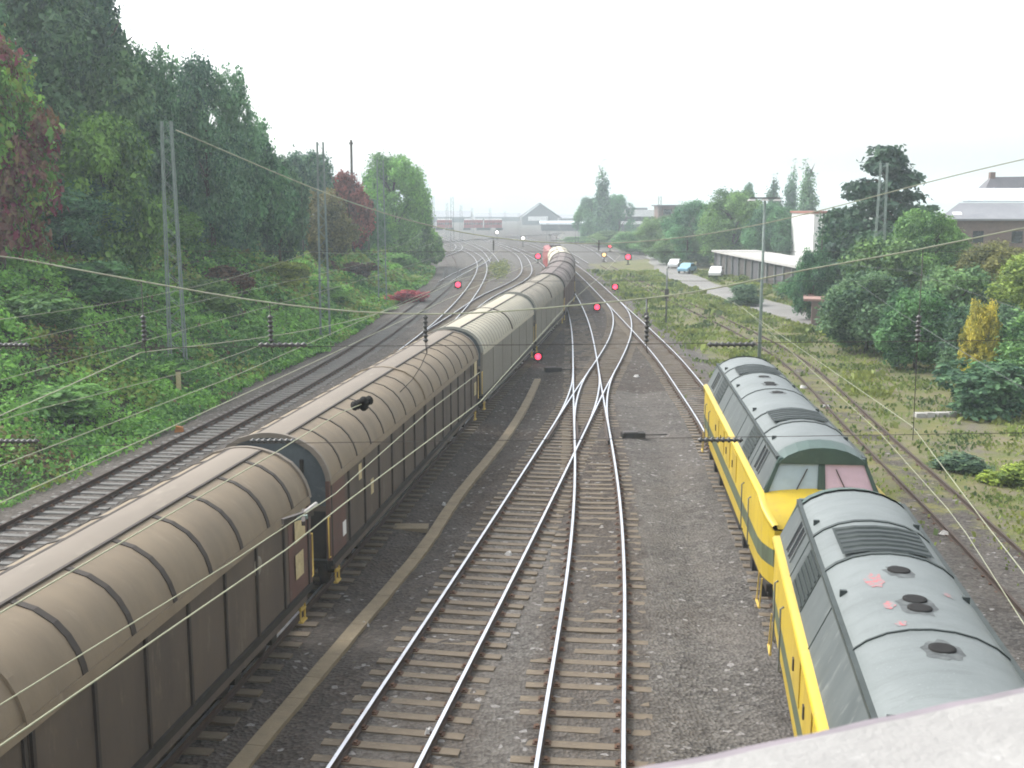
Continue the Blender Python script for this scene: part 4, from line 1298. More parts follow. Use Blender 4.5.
def crown_mesh(name, seed, kind):
    r = np.random.default_rng(seed)
    cs, rs = [], []
    if kind == 'poplar':
        for k in range(22):
            t = (k + .5) / 22; rad = .10 * math.sin(math.pi * min(1, .12 + t * .86)) ** .7 * (1.15 - .5 * t)
            cs.append((r.normal(0, .025), r.normal(0, .025), .06 + .92 * t)); rs.append((rad, rad, .07))
    elif kind == 'cedar':
        for k in range(110):
            t = r.uniform(0, 1) ** .9; q = r.uniform(0, 6.28)
            reach = (.50 * (1 - t) ** .95 + .02) * r.uniform(.3, 1)
            cs.append((math.cos(q) * reach, math.sin(q) * reach, .16 + .82 * t - .05 * reach)); w = .03 + .12 * (1 - t)
            rs.append((w * 1.1, w * 1.1, .02))
    elif kind == 'bush':
        for k in range(11):
            q = r.uniform(0, 6.28); d = .34 * math.sqrt(r.uniform(0, 1)); w = r.uniform(.17, .27)
            cs.append((math.cos(q) * d, math.sin(q) * d, r.uniform(.2, .78) * (1 - d * .7))); rs.append((w, w, w * .95))
    elif kind == 'cone':
        for k in range(26):
            t = (k + r.uniform(0, 1)) / 26; q = k * 2.4; d = .36 * (1 - t) ** .8 * r.uniform(.3, 1); w = .05 + .12 * (1 - t)
            cs.append((math.cos(q) * d, math.sin(q) * d, .2 + .76 * t)); rs.append((w, w, .07))
    elif kind == 'ragged':
        for k in range(20):
            t = r.uniform(.05, 1); q = r.uniform(0, 6.28); d = r.uniform(.05, .36) * (1.1 - .6 * t); w = r.uniform(.07, .15)
            cs.append((math.cos(q) * d, math.sin(q) * d, .2 + .74 * t)); rs.append((w, w, w * 1.3))
    else:
        for k in range(30):
            t = (k + r.uniform(0, 1)) / 30; q = k * 2.4 + r.uniform(-.5, .5); env = math.sin(math.pi * (.2 + .72 * t)) ** .8
            d = .40 * env * r.uniform(.35, 1) ** .5; w = r.uniform(.075, .15)
            cs.append((math.cos(q) * d, math.sin(q) * d, .18 + .70 * t)); rs.append((w, w, w * .9))
    cs, rs = np.array(cs), np.array(rs)
    vol = rs[:, 0] * rs[:, 1]; vol /= vol.sum()
    NC = {'poplar': 500, 'cedar': 1900, 'bush': 620, 'ragged': 1500, 'fine': 2700}.get(kind, 1300)
    per = 15
    b = r.choice(len(cs), NC, p=vol)
    d = r.normal(0, 1, (NC, 3)); d /= np.linalg.norm(d, axis=1)[:, None]
    cc = cs[b] + d * rs[b] * (r.uniform(.3, 1.0, NC) ** .45)[:, None]
    # lumps: paler and darker leaf value by clump, not by place
    cv = np.clip(r.uniform(0, .55, len(cs))[b] + r.uniform(-.1, .4, NC), 0, 1)
    sp = {'poplar': (.022, .022, .03), 'cedar': (.028, .028, .009), 'fine': (.022, .022, .018), 'ragged': (.022, .022, .02)}.get(kind, (.032, .032, .026))
    C = np.repeat(cc, per, 0) + r.normal(0, 1, (NC * per, 3)) * np.array(sp)
    Nn = np.repeat(d, per, 0) * .7 + np.array((0, 0, .55))
    size = {'poplar': .016, 'cedar': .02, 'bush': .032, 'fine': .0125, 'ragged': .0135}.get(kind, .021)
    V, F = leaves(C, Nn, size, None, seed=seed)
    var = np.clip(np.repeat(cv, per) + r.normal(0, .18, NC * per), 0, 1)
    tint = np.zeros(NC * per); gold = np.zeros(NC * per)
    if kind == 'creeper':
        ct = r.uniform(0, 1, NC)
        th = np.arctan2(cc[:, 1], cc[:, 0]); band = .5 + .5 * np.sin(th * 4 + 2.2 * np.sin(cc[:, 2] * 7) + 1.0)
        tc_ = np.where((band > .5) & (ct < .9), r.uniform(.6, 1, NC), np.where(ct < .12, .5, 0))
        gc = np.where((band > .25) & (band < .5) & (ct > .3), r.uniform(.3, .7, NC), 0)
        tint = np.repeat(tc_, per); gold = np.repeat(gc, per)
    return leaf_mesh(name, V, F, var, tint, gold)

def trunk_mesh(name, seed, kind):
    r = np.random.default_rng(seed + 99)
    m = mb('bark')
    top = {'bush': .55, 'poplar': .9, 'cedar': .95}.get(kind, .72)
    w = {'bush': .018, 'poplar': .016}.get(kind, .022)
    pts = [(r.normal(0, .006) * k, r.normal(0, .006) * k, top * k / 6) for k in range(7)]
    m.tube([(0, 0, -.06)] + pts[1:], [w * 1.5] + [w * (1 - .13 * k) for k in range(1, 7)], 7)
    for k in range({'bush': 5, 'poplar': 4}.get(kind, 9)):
        t = r.uniform(.25, .95); q = r.uniform(0, 6.28)
        b = np.array((0, 0, top * t)); L = {'poplar': .07, 'bush': .25}.get(kind, .19)
        ed = b + np.array((math.cos(q) * L, math.sin(q) * L, .03 if kind == 'cedar' else .2))
        md = (b + ed) / 2 + np.array((0, 0, .03))
        m.tube([b, md, ed], [w * .5, w * .35, w * .12], 5)
    o = m.build(name); me = o.data; bpy.data.objects.remove(o)
    return me

PROTO = {}
for kind, n in (('broad', 3), ('fine', 2), ('ragged', 2), ('creeper', 1), ('poplar', 2), ('cedar', 1), ('bush', 3), ('cone', 1)):
    for k in range(n):
        PROTO[(kind, k)] = (crown_mesh('crown', 31 * k + len(kind) * 7, kind), trunk_mesh('trunk', 31 * k + len(kind) * 7, kind))
NTREE = [0]
def tree(kind, X, Y, z0, h, w, col, label, group, name='tree', cat='tree'):
    NTREE[0] += 1
    if kind == 'broad' and w > 8.5: kind = 'fine'
    r = random.Random(NTREE[0])
    opts = [k for k in PROTO if k[0] == kind]
    cm, tm = PROTO[opts[NTREE[0] % len(opts)]]
    e = empty(name, (X, Y, z0), r.uniform(0, 6.28), label, cat, group)
    nat = {'poplar': .24, 'cedar': .95, 'bush': 1.0, 'ragged': .80}.get(kind, 1.06)
    sx = w / nat
    t = link('trunk', tm, e); t.scale = (min(sx, h), min(sx, h), h)
    c = link('crown', cm, e); c.scale = (sx, sx, h)
    j = [1 + r.uniform(-.12, .12) for _ in range(3)]
    c.color = (col[0] * j[0], col[1] * j[1], col[2] * j[2], 1)
    return e

RGD, RGM = (.074, .165, .086), (.115, .22, .085)
GD, GM, GB, GY, GRD = (.066, .165, .090), (.115, .25, .066), (.088, .19, .118), (.21, .28, .06), (.20, .065, .075)
BANK = [
 ('creeper', -16, 30, 57, 150, GM, 'tree on the left edge covered in red and purple creeper', 'creeper_tree'),
 ('broad', 18, -70, 74, 230, GD, 'tallest dark tree behind the red creeper, running out of the top of the view', None),
 ('ragged', 92, -18, 80, 150, GB, 'tall loose tree with sky showing through, reaching the top edge', None),
 ('ragged', 148, 38, 82, 95, GB, 'ragged feathery tree right of the tallest trees', None),
 ('broad', 205, 52, 86, 120, GB, 'full dark tree right of the feathery one, behind the first mast', None),
 ('broad', 100, 105, 68, 120, GM, 'yellowish green tree on the bank just left of the first mast', None),
 ('broad', 244, 112, 92, 95, GB, 'dark tree whose shoulder slopes down right of the first mast', None),
 ('broad', 276, 150, 98, 70, GD, 'lower dark tree between the first and second mast', None),
 ('broad', 305, 146, 122, 70, GB, 'grey green tree behind the second mast', None),
 ('broad', 345, 168, 132, 62, GRD, 'reddish brown leaved tree between the second and third mast', None),
 ('broad', 392, 150, 160, 92, GM, 'rounded light green tree at the end of the bank', None),
 ('broad', 415, 190, 172, 46, GM, 'smaller green tree tucked right of the rounded one', None),
 ('broad', 318, 186, 116, 80, (.13, .125, .06), 'brownish green bushy tree below the second mast', None),
 ('broad', 62, 175, 66, 130, GD, 'dark bushy tree low on the bank right of the red creeper', None),
 ('broad', 222, 180, 92, 120, GD, 'dark bushy tree right behind the first mast foot', None),
 ('broad', 150, 190, 80, 100, GM, 'mid green bushy tree behind the first mast foot', None),
 ('broad', 430, 228, 178, 34, GM, 'last small tree at the far corner of the bank', None),
 ('broad', -70, -40, 66, 200, GD, 'dark tree just past the left edge of the view', None),
 ('ragged', 60, 40, 86, 150, GD, 'dark loose tree in the back row behind the yellowish one', None),
 ('broad', 180, 105, 92, 120, GD, 'dark tree filling the back row behind the first mast top', None),
 ('broad', 360, 196, 140, 70, GD, 'dark tree in the back row under the reddish one', None),
]
for kind, u, v, Y, wpx, col, lab, nm in BANK:
    X = aty(u, v, Y)[0]; zt_ = aty(u, v, Y)[2]
    zb = float(ground_h(X, Y)) - .3
    tree(kind, X, Y, zb, zt_ - zb, wpx / FPX * Y, col, lab, 'trees on the wooded bank', nm or 'broadleaf_tree')

BUSH = [  # u, v centre of foot, height, width, colour, label
 (25, 330, 2.2, 5.0, GM, 'bush at the left edge under the red creeper tree'),
 (95, 300, 2.6, 5.2, GD, 'dark bush left of the first mast foot'),
 (215, 310, 2.6, 4.5, GM, 'green bush just right of the first mast foot'),
 (230, 290, 2.2, 4.0, (.085, .05, .042), 'rusty red bush right of the first mast'),
 (285, 285, 2.4, 5.0, GY, 'yellow green bush on the slope below the brownish tree'),
 (335, 300, 2.0, 4.5, GM, 'low green bush near the track below the second mast'),
 (355, 278, 2.2, 4.5, (.10, .05, .045), 'reddish bush on the slope under the reddish tree'),
 (400, 268, 2.4, 5.0, GM, 'green bush at the slope end below the rounded tree'),
 (425, 262, 2.0, 5.0, GY, 'pale green bush at the far foot of the bank'),
 (405, 303, 1.7, 4.6, (.40, .055, .085), 'bright red creeper patch at the foot of the bank beside the track'),
 (60, 415, 1.5, 4.2, GM, 'low green bush near the track at the left edge'),
 (150, 385, 1.7, 3.6, GM, 'low green bush left of the weathered post'),
 (255, 345, 1.7, 3.8, GM, 'low green bush right of the weathered post'),
]
for u, v, h, w, col, lab in BUSH:
    # march the view ray to the slope
    a = math.atan((v - 384) / FPX) + PITCH
    Y = 20.0
    for Y in np.linspace(25, 200, 1400):
        zr = CAMH - Y * math.tan(a); X = (u - 512) / FPX * (Y * math.cos(PITCH) + (CAMH - zr) * math.sin(PITCH))
        if zr <= float(ground_h(X, Y)): break
    tree('bush', X, Y, float(ground_h(X, Y)) - .15, h, w, col, lab, 'bushes on the wooded bank', 'bush', 'bush')

# ground cover on the bank: brambles and ivy nobody could count
r = np.random.default_rng(5)
NB = 950
by = r.uniform(14, 175, NB) ** 1.0; by = 14 + (by - 14) * r.uniform(.25, 1, NB)
bxx = TOE.X(by) - r.uniform(-.3, 23, NB)
bz = ground_h(bxx, by); bh = r.uniform(.35, 1.25, NB); bw = r.uniform(.8, 2.0, NB)
lf = 190
n = NB * lf
idx = np.repeat(np.arange(NB), lf)
d = r.normal(0, 1, (n, 3)); d /= np.linalg.norm(d, axis=1)[:, None]; d[:, 2] = np.abs(d[:, 2])
q = r.uniform(.55, 1, n)[:, None]
C1 = np.stack([bxx[idx], by[idx], bz[idx]], 1) + d * q * np.stack([bw[idx], bw[idx], bh[idx]], 1)
C1[:, 2] = np.maximum(C1[:, 2], 0)
N1 = d * .7 + np.array((.25, -.1, .5))
n2 = 140000
y2 = 14 + 165 * r.uniform(0, 1, n2) ** 1.35; x2 = TOE.X(y2) + .55 - 20 * r.uniform(0, 1, n2) ** 1.1
z2 = ground_h(x2, y2) + r.uniform(.02, .38, n2) * (1 + .6 * wob(x2, y2, 1.0))
C2 = np.stack([x2, y2, z2], 1)
N2 = np.tile(np.array((.35, -.1, .8)), (n2, 1))
C = np.concatenate([C1, C2]); Nn = np.concatenate([N1, N2])
size = np.clip(.085 + .0016 * (C[:, 1] - 30), .085, .26)
V, F = leaves(C, Nn, size, None, seed=11)
patch = wob(C[:, 0], C[:, 1], 2.6)
var = np.clip(.35 + .35 * patch + r.normal(0, .22, len(C)), 0, 1)
tint = np.where((wob(C[:, 0] + 40, C[:, 1], 3.1) > .95) & (r.uniform(0, 1, len(C)) < .6), .6, 0) + np.where(r.uniform(0, 1, len(C)) < .02, .6, 0)
gold = np.where((wob(C[:, 0], C[:, 1] + 70, 3.7) + np.clip((C[:, 1] - 55) / 60, 0, .8) > .65) & (r.uniform(0, 1, len(C)) < .5), .6, 0)
me = leaf_mesh('ground_cover', V, F, var, np.clip(tint, 0, 1), gold)
o = link('ground_cover', me); o.color = (.13, .30, .065, 1)
tag(o, 'green brambles and ivy covering the railway bank', 'ground cover', None, 'stuff')

# rough grass and weeds on the right
n3 = 150000
y3 = 18 + 150 * r.uniform(0, 1, n3) ** 1.3
x3 = np.interp(y3, [0, 25, 32, 38, 46, 60, 75, 110, 150, 190], [14.8, 15.2, 13.4, 11.8, 11.8, 12.2, 12.4, 12.6, 13.0, 12.4]) + 23 * r.uniform(0, 1, n3) ** 1.15 + r.normal(0, .8, n3)
keep = (wob(x3, y3, 1.7) + .55 * wob(x3, y3, .6) > r.uniform(-.75, 1.25, n3)) & (np.abs(x3 - ROAD.X(y3)) > 2.4) & ((np.abs(x3 - P['R'].X(y3)) > 1.25) | (r.uniform(0, 1, n3) < .3))
x3, y3 = x3[keep], y3[keep]; n3 = len(x3)
z3 = ground_h(x3, y3)
sz = np.clip(.025 + .0010 * y3, .03, .15) * r.uniform(.6, 1.5, n3) * np.where(wob(x3 + 31, y3 + 7, 1.9) > .75, 2.1, 1)
C3 = np.stack([x3, y3, z3 + sz * .55], 1)
ang = r.uniform(0, 6.28, n3)
U = np.stack([np.cos(ang), np.sin(ang), 0 * ang], 1); lean_ = np.stack([r.normal(0, .35, n3), r.normal(0, .35, n3), np.ones(n3)], 1)
V = np.stack([C3 - U * sz[:, None] * .5 - lean_ * sz[:, None] * .7, C3 + U * sz[:, None] * .5 - lean_ * sz[:, None] * .7, C3 + U * sz[:, None] * .75 + lean_ * sz[:, None] * .6, C3 - U * sz[:, None] * .35 + lean_ * sz[:, None] * .9], 1).reshape(-1, 3)
F = np.arange(4 * n3).reshape(n3, 4)
me = leaf_mesh('grass', V, F, np.clip(.4 + .3 * wob(x3, y3, 2.3) + r.normal(0, .2, n3), 0, 1), np.zeros(n3), np.where(wob(x3 + 9, y3, 2.0) > .3, .5, 0) * r.uniform(.3, 1, n3))
o = link('grass', me); o.color = (.135, .185, .06, 1)
tag(o, 'patchy grass and weeds right of the locomotives', 'grass', None, 'stuff')
# weeds between the far left tracks
n4 = 2600
y4 = r.normal(176, 11, n4); x4 = r.normal(-1.9, .7, n4)
C4 = np.stack([x4, y4, ground_h(x4, y4) + r.uniform(0, .3, n4) * (.5 + .5 * wob(x4, y4, 2.0))], 1)
V, F = leaves(C4, np.tile(np.array((0, -.3, .7)), (n4, 1)), .16, None, seed=4)
me = leaf_mesh('weeds', V, F, r.uniform(0, 1, n4), np.zeros(n4), (r.uniform(0, 1, n4) < .4) * .7)
o = link('weeds', me); o.color = (.075, .105, .04, 1)
tag(o, 'strip of weeds between the two far tracks left of the train', 'weeds', None, 'stuff')

# right hand trees
RT = [  # kind, u, v top, Y, width px, colour, label, name
 ('cedar', 888, 144, 100, 165, (.040, .085, .06), 'big dark layered cedar standing above the shrubs on the right', 'cedar_tree'),
 ('broad', 846, 212, 104, 74, RGD, 'dark round tree between the white building and the cedar', None),
 ('broad', 815, 245, 96, 50, RGD, 'dark low tree beside the white building', None),
 ('broad', 930, 205, 88, 110, RGM, 'mid green tree right below the cedar', None),
 ('broad', 885, 232, 82, 110, RGM, 'green tree in front of the cedar trunk', None),
 ('broad', 1000, 238, 78, 120, (.13, .17, .06), 'olive tree under the slate roofed house', None),
 ('broad', 960, 262, 72, 110, RGM, 'green tree left of the olive one, above the yellow bush', None),
 ('broad', 1050, 250, 70, 150, GY, 'yellow green tree at the right edge of the view', None),
 ('broad', 870, 268, 74, 110, RGD, 'dark green tree behind the ruined brick wall', None),
 ('broad', 920, 285, 66, 90, RGD, 'dark bushy tree left of the yellow bush', None),
 ('broad', 990, 300, 60, 100, RGD, 'dark bushy tree behind the yellow bush', None),
 ('broad', 1050, 300, 54, 130, RGM, 'bushy tree low on the right edge of the view', None),
 ('broad', 735, 187, 172, 90, RGM, 'tallest round tree of the wood behind the garages', None),
 ('broad', 700, 198, 182, 80, GB, 'grey green tree in the wood left of the tallest one', None),
 ('broad', 665, 214, 205, 70, RGM, 'paler tree at the left end of the wood behind the garages', None),
 ('broad', 775, 200, 165, 70, GB, 'dark tree in the wood next to the white building', None),
 ('broad', 680, 232, 185, 75, RGM, 'low tree at the foot of the wood near the parked cars', None),
 ('broad', 640, 230, 230, 70, RGM, 'low pale tree farther along the road', None),
 ('broad', 612, 230, 270, 60, RGM, 'low pale tree below the modern building', None),
 ('broad', 585, 236, 300, 60, RGM, 'low pale tree below the far poplar', None),
 ('broad', 715, 232, 180, 60, RGD, 'shadowy tree behind the garage end', None),
 ('broad', 755, 222, 176, 60, RGD, 'dark tree behind the middle of the garages', None),
 ('poplar', 774, 177, 235, 18, GB, 'left one of the three distant poplars, short and blunt', 'poplar_tree'),
 ('poplar', 793, 166, 235, 15, GB, 'slim middle one of the three distant poplars', 'poplar_tree'),
 ('poplar', 809, 163, 225, 21, GB, 'widest right one of the three distant poplars, by the white building', 'poplar_tree'),
 ('poplar', 603, 166, 300, 17, GB, 'tall lone poplar rising above the far trees in the middle', 'poplar_tree'),
 ('broad', 592, 196, 310, 44, GB, 'broad dark tree at the foot of the lone poplar', None),
 ('ragged', 620, 192, 310, 34, GB, 'loose tree right of the lone poplar', None),
 ('ragged', 748, 186, 210, 24, GB, 'thin topped tree poking out above the wood', None),
]
for kind, u, v, Y, wpx, col, lab, nm in RT:
    X, _, zt_ = aty(u, v, Y)
    zb = float(ground_h(X, Y)) - .2
    tree(kind, X, Y, zb, zt_ - zb, wpx / FPX * Y, col, lab, 'trees on the right hand side', nm or 'broadleaf_tree')
RB = [ # u, v foot, height, width, colour, label
 (1001, 404, 3.2, 5.4, RGD, 'dark bush at the front of the thicket below the yellow bush'),
 (1010, 400, 2.6, 5.0, RGD, 'dark bush at the right edge in front of the thicket'),
 (905, 352, 2.6, 5.0, RGD, 'dark bush left of the pale slab'),
 (860, 338, 2.4, 4.5, RGM, 'green bush right of the ruined brick wall'),
 (838, 330, 2.6, 3.5, GY, 'yellow green creeper bush on the ruined wall'),
 (960, 455, .9, 2.6, (.10, .17, .10), 'small blue green bush in the grass beyond the disused track'),
 (1015, 470, 1.0, 2.2, GY, 'small yellow green bush at the right edge in the grass'),
 (745, 300, 2.6, 4.0, RGD, 'dark bush before the garage wall'),
 (790, 296, 2.6, 4.5, RGD, 'dark bush at the near end of the garages'),
]
for u, v, h, w, col, lab in RB:
    x_, y_, _ = at(u, v, .2)
    tree('bush', x_, y_, float(ground_h(x_, y_)) - .15, h, w, col, lab, 'bushes on the right hand side', 'bush', 'bush')
x_, y_, z_ = aty(982, 345, 55)
tree('broad', x_, y_, float(ground_h(x_, y_)), aty(984, 296, 55)[2] - float(ground_h(x_, y_)), 2.5, (.36, .33, .07), 'bright yellow leaved small tree among the dark shrubs', 'bushes on the right hand side', 'yellow_tree', 'tree')

# ------------------------------------------------------------------ buildings
def gabled(name, X, Y, rz, L, D, hw, hr, wall, roof, label, over=.4, windows=0, cat='building', hip=0):
    e = empty(name, (X, Y, -.2), rz, label, cat)
    m = mb(wall); m.box(-L / 2, L / 2, 0, D, 0, hw)
    for sx in (-1, 1):
        if not hip:
            a = sx * (L / 2 - .002)
            m.add([(a, 0, hw), (a, D, hw), (a, D / 2, hr - .15)], [(0, 1, 2) if sx > 0 else (2, 1, 0)])
    m.build('wall', e)
    m = mb(roof)
    l, y0, y1 = L / 2 + over, -over, D + over
    rl = l - hip
    for sg, ye in ((-1, y0), (1, y1)):
        q = [(-l, ye, hw), (l, ye, hw), (rl, D / 2, hr), (-rl, D / 2, hr)]
        q2 = [(a, b, c - .18) for a, b, c in q]
        m.hexa(q2, q) if sg < 0 else m.hexa(q, q2)
    if hip:
        for sx in (-1, 1):
            m.add([(sx * l, y0, hw), (sx * l, y1, hw), (sx * rl, D / 2, hr)], [(0, 1, 2) if sx > 0 else (2, 1, 0)])
    rf = m.build('roof', e)
    for k in range(windows):
        xx = -L / 2 + L * (k + .5) / windows
        m = mb('glass_dark'); m.box(xx - .5, xx + .5, -.03, .02, hw * .35, hw * .75); m.build('window', e)
    return e, rf

# slate roofed house at the right edge: two stacked roofs
Xh = aty(1000, 230, 130)[0]
ze, zm, zr_ = aty(985, 219, 130)[2], aty(985, 203, 134)[2], aty(985, 188, 138)[2]
e = empty('house', (Xh, 130, -.2), -.10, 'long brown walled house with pale slate roof at the right edge', 'house')
m = mb('bldg_brown'); m.box(-5.9, 22, .1, 14, 0, ze + .2); m.build('wall', e)
m = mb('slate_roof'); m.hexa([(-7.2, -.5, ze), (24, -.5, ze), (24, 4.2, zm), (-3.6, 4.2, zm)], [(-7.2, -.5, ze + .22), (24, -.5, ze + .22), (24, 4.2, zm + .22), (-3.6, 4.2, zm + .22)]); m.build('lower_roof', e)
m = mb('metal_roof'); m.hexa([(-3.2, 4.25, zm + .3), (24, 4.25, zm + .3), (24, 9.5, zr_), (-1.2, 9.5, zr_)], [(-3.2, 4.25, zm + .5), (24, 4.25, zm + .5), (24, 9.5, zr_ + .2), (-1.2, 9.5, zr_ + .2)])
for k in range(8): m.bar((-2.5 + 3.2 * k, 4.3, zm + .52), (-1.2 + 3.2 * k, 9.4, zr_ + .24), .06, .08)
m.build('upper_roof', e)
m = mb('slate_dark'); m.hexa([(1, 9.6, zr_ + .1), (24, 9.6, zr_ + .1), (24, 13, zr_ + .1), (1, 13, zr_ + .1)], [(2.0, 11, zr_ + 1.6), (24, 11, zr_ + 1.9), (24, 12, zr_ + 1.9), (2.2, 12, zr_ + 1.6)]); rf = m.build('ridge_roof', e)
m = mb('bldg_brown'); m.box(1.9, 2.5, 10.8, 11.6, zr_ + .6, zr_ + 2.2); m.build('chimney', rf)
m = mb('white_paint'); m.hexa([(-5.2, .6, ze + .62), (-4.2, .6, ze + .62), (-4.2, 1.2, ze + .92), (-5.2, 1.2, ze + .92)], [(-5.2, .6, ze + .72), (-4.2, .6, ze + .72), (-4.2, 1.2, ze + 1.02), (-5.2, 1.2, ze + 1.02)]); m.build('roof_window', e)
for k in range(5):
    m = mb('glass_dark'); m.box(-3 + 4.4 * k, -1.8 + 4.4 * k, .04, .12, ze - 2.6, ze - 1.2); m.build('window', e)

# white building between the trees
Xw = aty(806, 230, 150)[0]; zt_ = aty(806, 212, 150)[2]
e = empty('white_building', (Xw, 150, -.2), 0, 'plain white block building between the wood and the dark trees', 'building')
m = mb('bldg_white'); m.box(1.0, 8.5, 0, 12, 0, zt_); m.build('wall', e)
m = mb('tile_red'); m.box(.8, 8.7, -.2, 12.2, zt_, zt_ + .3); m.build('roof_edge', e)
m = mb('bldg_brown'); m.box(4.3, 6.2, -.06, .02, zt_ - 2.0, zt_ - 1.75); m.build('ledge', e)
m = mb('glass_dark')
m.box(2.6, 3.6, -.03, .02, 1.2, 2.4); m.build('window', e)

# garage row along the road
xa, ya, _ = at(714, 273, -.2); xb, yb, _ = at(800, 297, -.2)
L = math.hypot(xb - xa, yb - ya)
e = empty('garage_row', (xa, ya, -.15), math.atan2(yb - ya, xb - xa), 'long low garage row with pale flat roof edge and dark bays beside the road', 'garages')
m = mb('bldg_dark'); m.box(0, L, .3, 6, 0, 3.0); m.build('wall', e)
m = mb('concrete'); m.box(-.5, L + .5, -.35, 6.2, 3.002, 3.28); m.build('roof', e)
n = 12
for k in range(n + 1):
    m = mb('mast_grey'); xx = L * k / n; m.box(xx - .14, xx + .14, .0, .295, 0, 3.0); m.build('pillar', e)
for k in range(n):
    m = mb('steel_dark' if k % 3 else 'bldg_dark'); xx = L * (k + .5) / n; m.box(xx - L / n / 2 + .25, xx + L / n / 2 - .25, .2, .298, 0, 2.6); m.build('garage_door', e)

# ruined brick wall with pink coping
x_, y_, _ = at(815, 324, -.2)
e = empty('brick_wall', (x_, y_, -.2), -.25, 'ruined low brick wall with pinkish coping and a mossy end post', 'wall')
m = mb('bldg_brown'); m.box(-.3, 1.4, 0, 7, 0, 1.9); m.build('wall_body', e)
m = mb('brick_pink'); m.box(-1.0, 1.6, -.1, 7.1, 1.902, 2.1); m.build('coping', e, .03)
m = mb('moss_post'); m.box(.9, 1.35, -.35, -.02, 0, 2.2); m.build('end_post', e, .03)

# modern building with white bands in the middle distance
Xm = aty(640, 215, 360)[0]
e = empty('office_building', (Xm, 360, -.2), .1, 'modern building with bright white bands beyond the low trees', 'building')
z1, z2, z3_ = aty(640, 223, 360)[2], aty(640, 216, 360)[2], aty(640, 209, 360)[2]
m = mb('bldg_dark'); m.box(-9, 10, 0, 14, 0, z2); m.box(-14, 2, 3, 14, z2, z3_ - .4); m.build('wall', e)
m = mb('bldg_white'); m.box(-9.5, 6, -.4, 12, z2 + .003, z2 + 2.2); m.box(-10, 9, -.3, -.02, z1 - .2, z1 + .8); m.build('white_band', e)
m = mb('slate_dark'); m.box(-15, 3, 2.5, 14.5, z3_ - .39, z3_ + .6); m.build('roof', e)
m = mb('glass_dark'); m.box(-8.6, 9.6, -.05, -.002, z1 + .9, z2 - .3); m.build('window', e)
Xm = aty(672, 205, 260)[0]; zt_ = aty(672, 204, 260)[2]
e = empty('flat_roofed_house', (Xm, 260, -.2), 0, 'brown flat roofed house half hidden behind the left end of the wood', 'house')
m = mb('bldg_brown'); m.box(-3, 8, 0, 9, 0, zt_ - .3); m.build('wall', e)
m = mb('slate_dark'); m.box(-3.6, 8.6, -.6, 9.6, zt_ - .298, zt_); m.build('roof', e)
m = mb('glass_dark'); m.box(-2, 0, -.04, .02, zt_ - 2.2, zt_ - 1); m.build('window', e)

# gabled hall far away
Xg = aty(540, 210, 560)[0]; zp, ze_ = aty(540, 203, 560)[2], aty(540, 217, 560)[2]
e = empty('gabled_hall', (Xg, 560, -.2), 0, 'big hall with steep pointed gable roof on the horizon', 'hall')
m = mb('bldg_white'); m.box(-6, 4, -.1, 0, 2, ze_ + .5); m.build('white_front', e)
m = mb('bldg_dark'); m.box(-9, 9, .01, 40, 0, ze_); m.add([(-9, .02, ze_), (9, .02, ze_), (0, .02, zp - .3)], [(0, 1, 2)]); m.build('wall', e)
m = mb('slate_dark')
for sx in (-1, 1):
    q = [(sx * 11, -1, ze_ - .6), (0, -1, zp), (0, 41, zp), (sx * 11, 41, ze_ - .6)]; q2 = [(a, b, c + .4) for a, b, c in q]
    m.hexa(q, q2) if sx < 0 else m.hexa(q2, q)
m.build('roof', e)
Xg = aty(575, 224, 430)[0]; zt_ = aty(575, 222, 430)[2]
e = empty('shed', (Xg, 430, -.2), 0, 'long low shed with bright white roof right of the gabled hall', 'shed')
m = mb('bldg_dark'); m.box(-13, 5, 0, 10, 0, zt_ - .8); m.build('wall', e)
m = mb('metal_roof'); m.hexa([(-13.5, -.5, zt_ - .8), (5.5, -.5, zt_ - .8), (5.5, 10.5, zt_ - .5), (-13.5, 10.5, zt_ - .5)], [(-13.5, -.5, zt_ - .2), (5.5, -.5, zt_ - .2), (5.5, 10.5, zt_ + .5), (-13.5, 10.5, zt_ + .5)]); m.build('roof', e)
for k, (u0, u1, v, Y, lab) in enumerate([(420, 470, 213, 640, 'long hazy grey hall on the horizon left of the yard'), (475, 520, 215, 700, 'low hazy shed on the horizon left of the gabled hall'), (560, 590, 217, 620, 'hazy block on the horizon left of the lone poplar')]):
    xa_, _, zt_ = aty(u0, v, Y); xb_ = aty(u1, v, Y)[0]
    gabled('distant_hall', (xa_ + xb_) / 2, Y, 0, xb_ - xa_, 20, max(2.5, zt_ - 2), zt_ + 1.5, 'bldg_dark', 'slate_roof', lab, .5, 4)

# red passenger coaches far off
def coach(u0, u1, v, Y, label):
    xa_, _, zb = aty(u0, v, Y); xb_ = aty(u1, v, Y)[0]
    L = xb_ - xa_
    e = empty('passenger_coach', ((xa_ + xb_) / 2, Y, -.1), .04, label, 'train coach', 'red coaches in the far yard')
    m = mb('red_train'); m.box(-L / 2, L / 2, -1.4, 1.4, 1.0, 4.0); m.build('body', e, .1)
    m = mb('bldg_white'); m.box(-L / 2 + .1, L / 2 - .1, -1.2, 1.2, 4.002, 4.5); m.build('roof', e, .1)
    m = mb('glass_dark')
    for k in range(8): m.box(-L / 2 + L * (k + .15) / 8, -L / 2 + L * (k + .8) / 8, -1.43, -1.405, 2.2, 3.0)
    m.build('window_band', e)
    m = mb('under_black')
    for sg in (-1, 1): m.box(sg * L * .35 - 1.4, sg * L * .35 + 1.4, -1.1, 1.1, .1, .98)
    m.build('bogie', e)
coach(437, 452, 228, 430, 'short red coach at the left of the far yard by the bank corner')
coach(464, 483, 228, 430, 'left red coach of the long far train, with white roof')
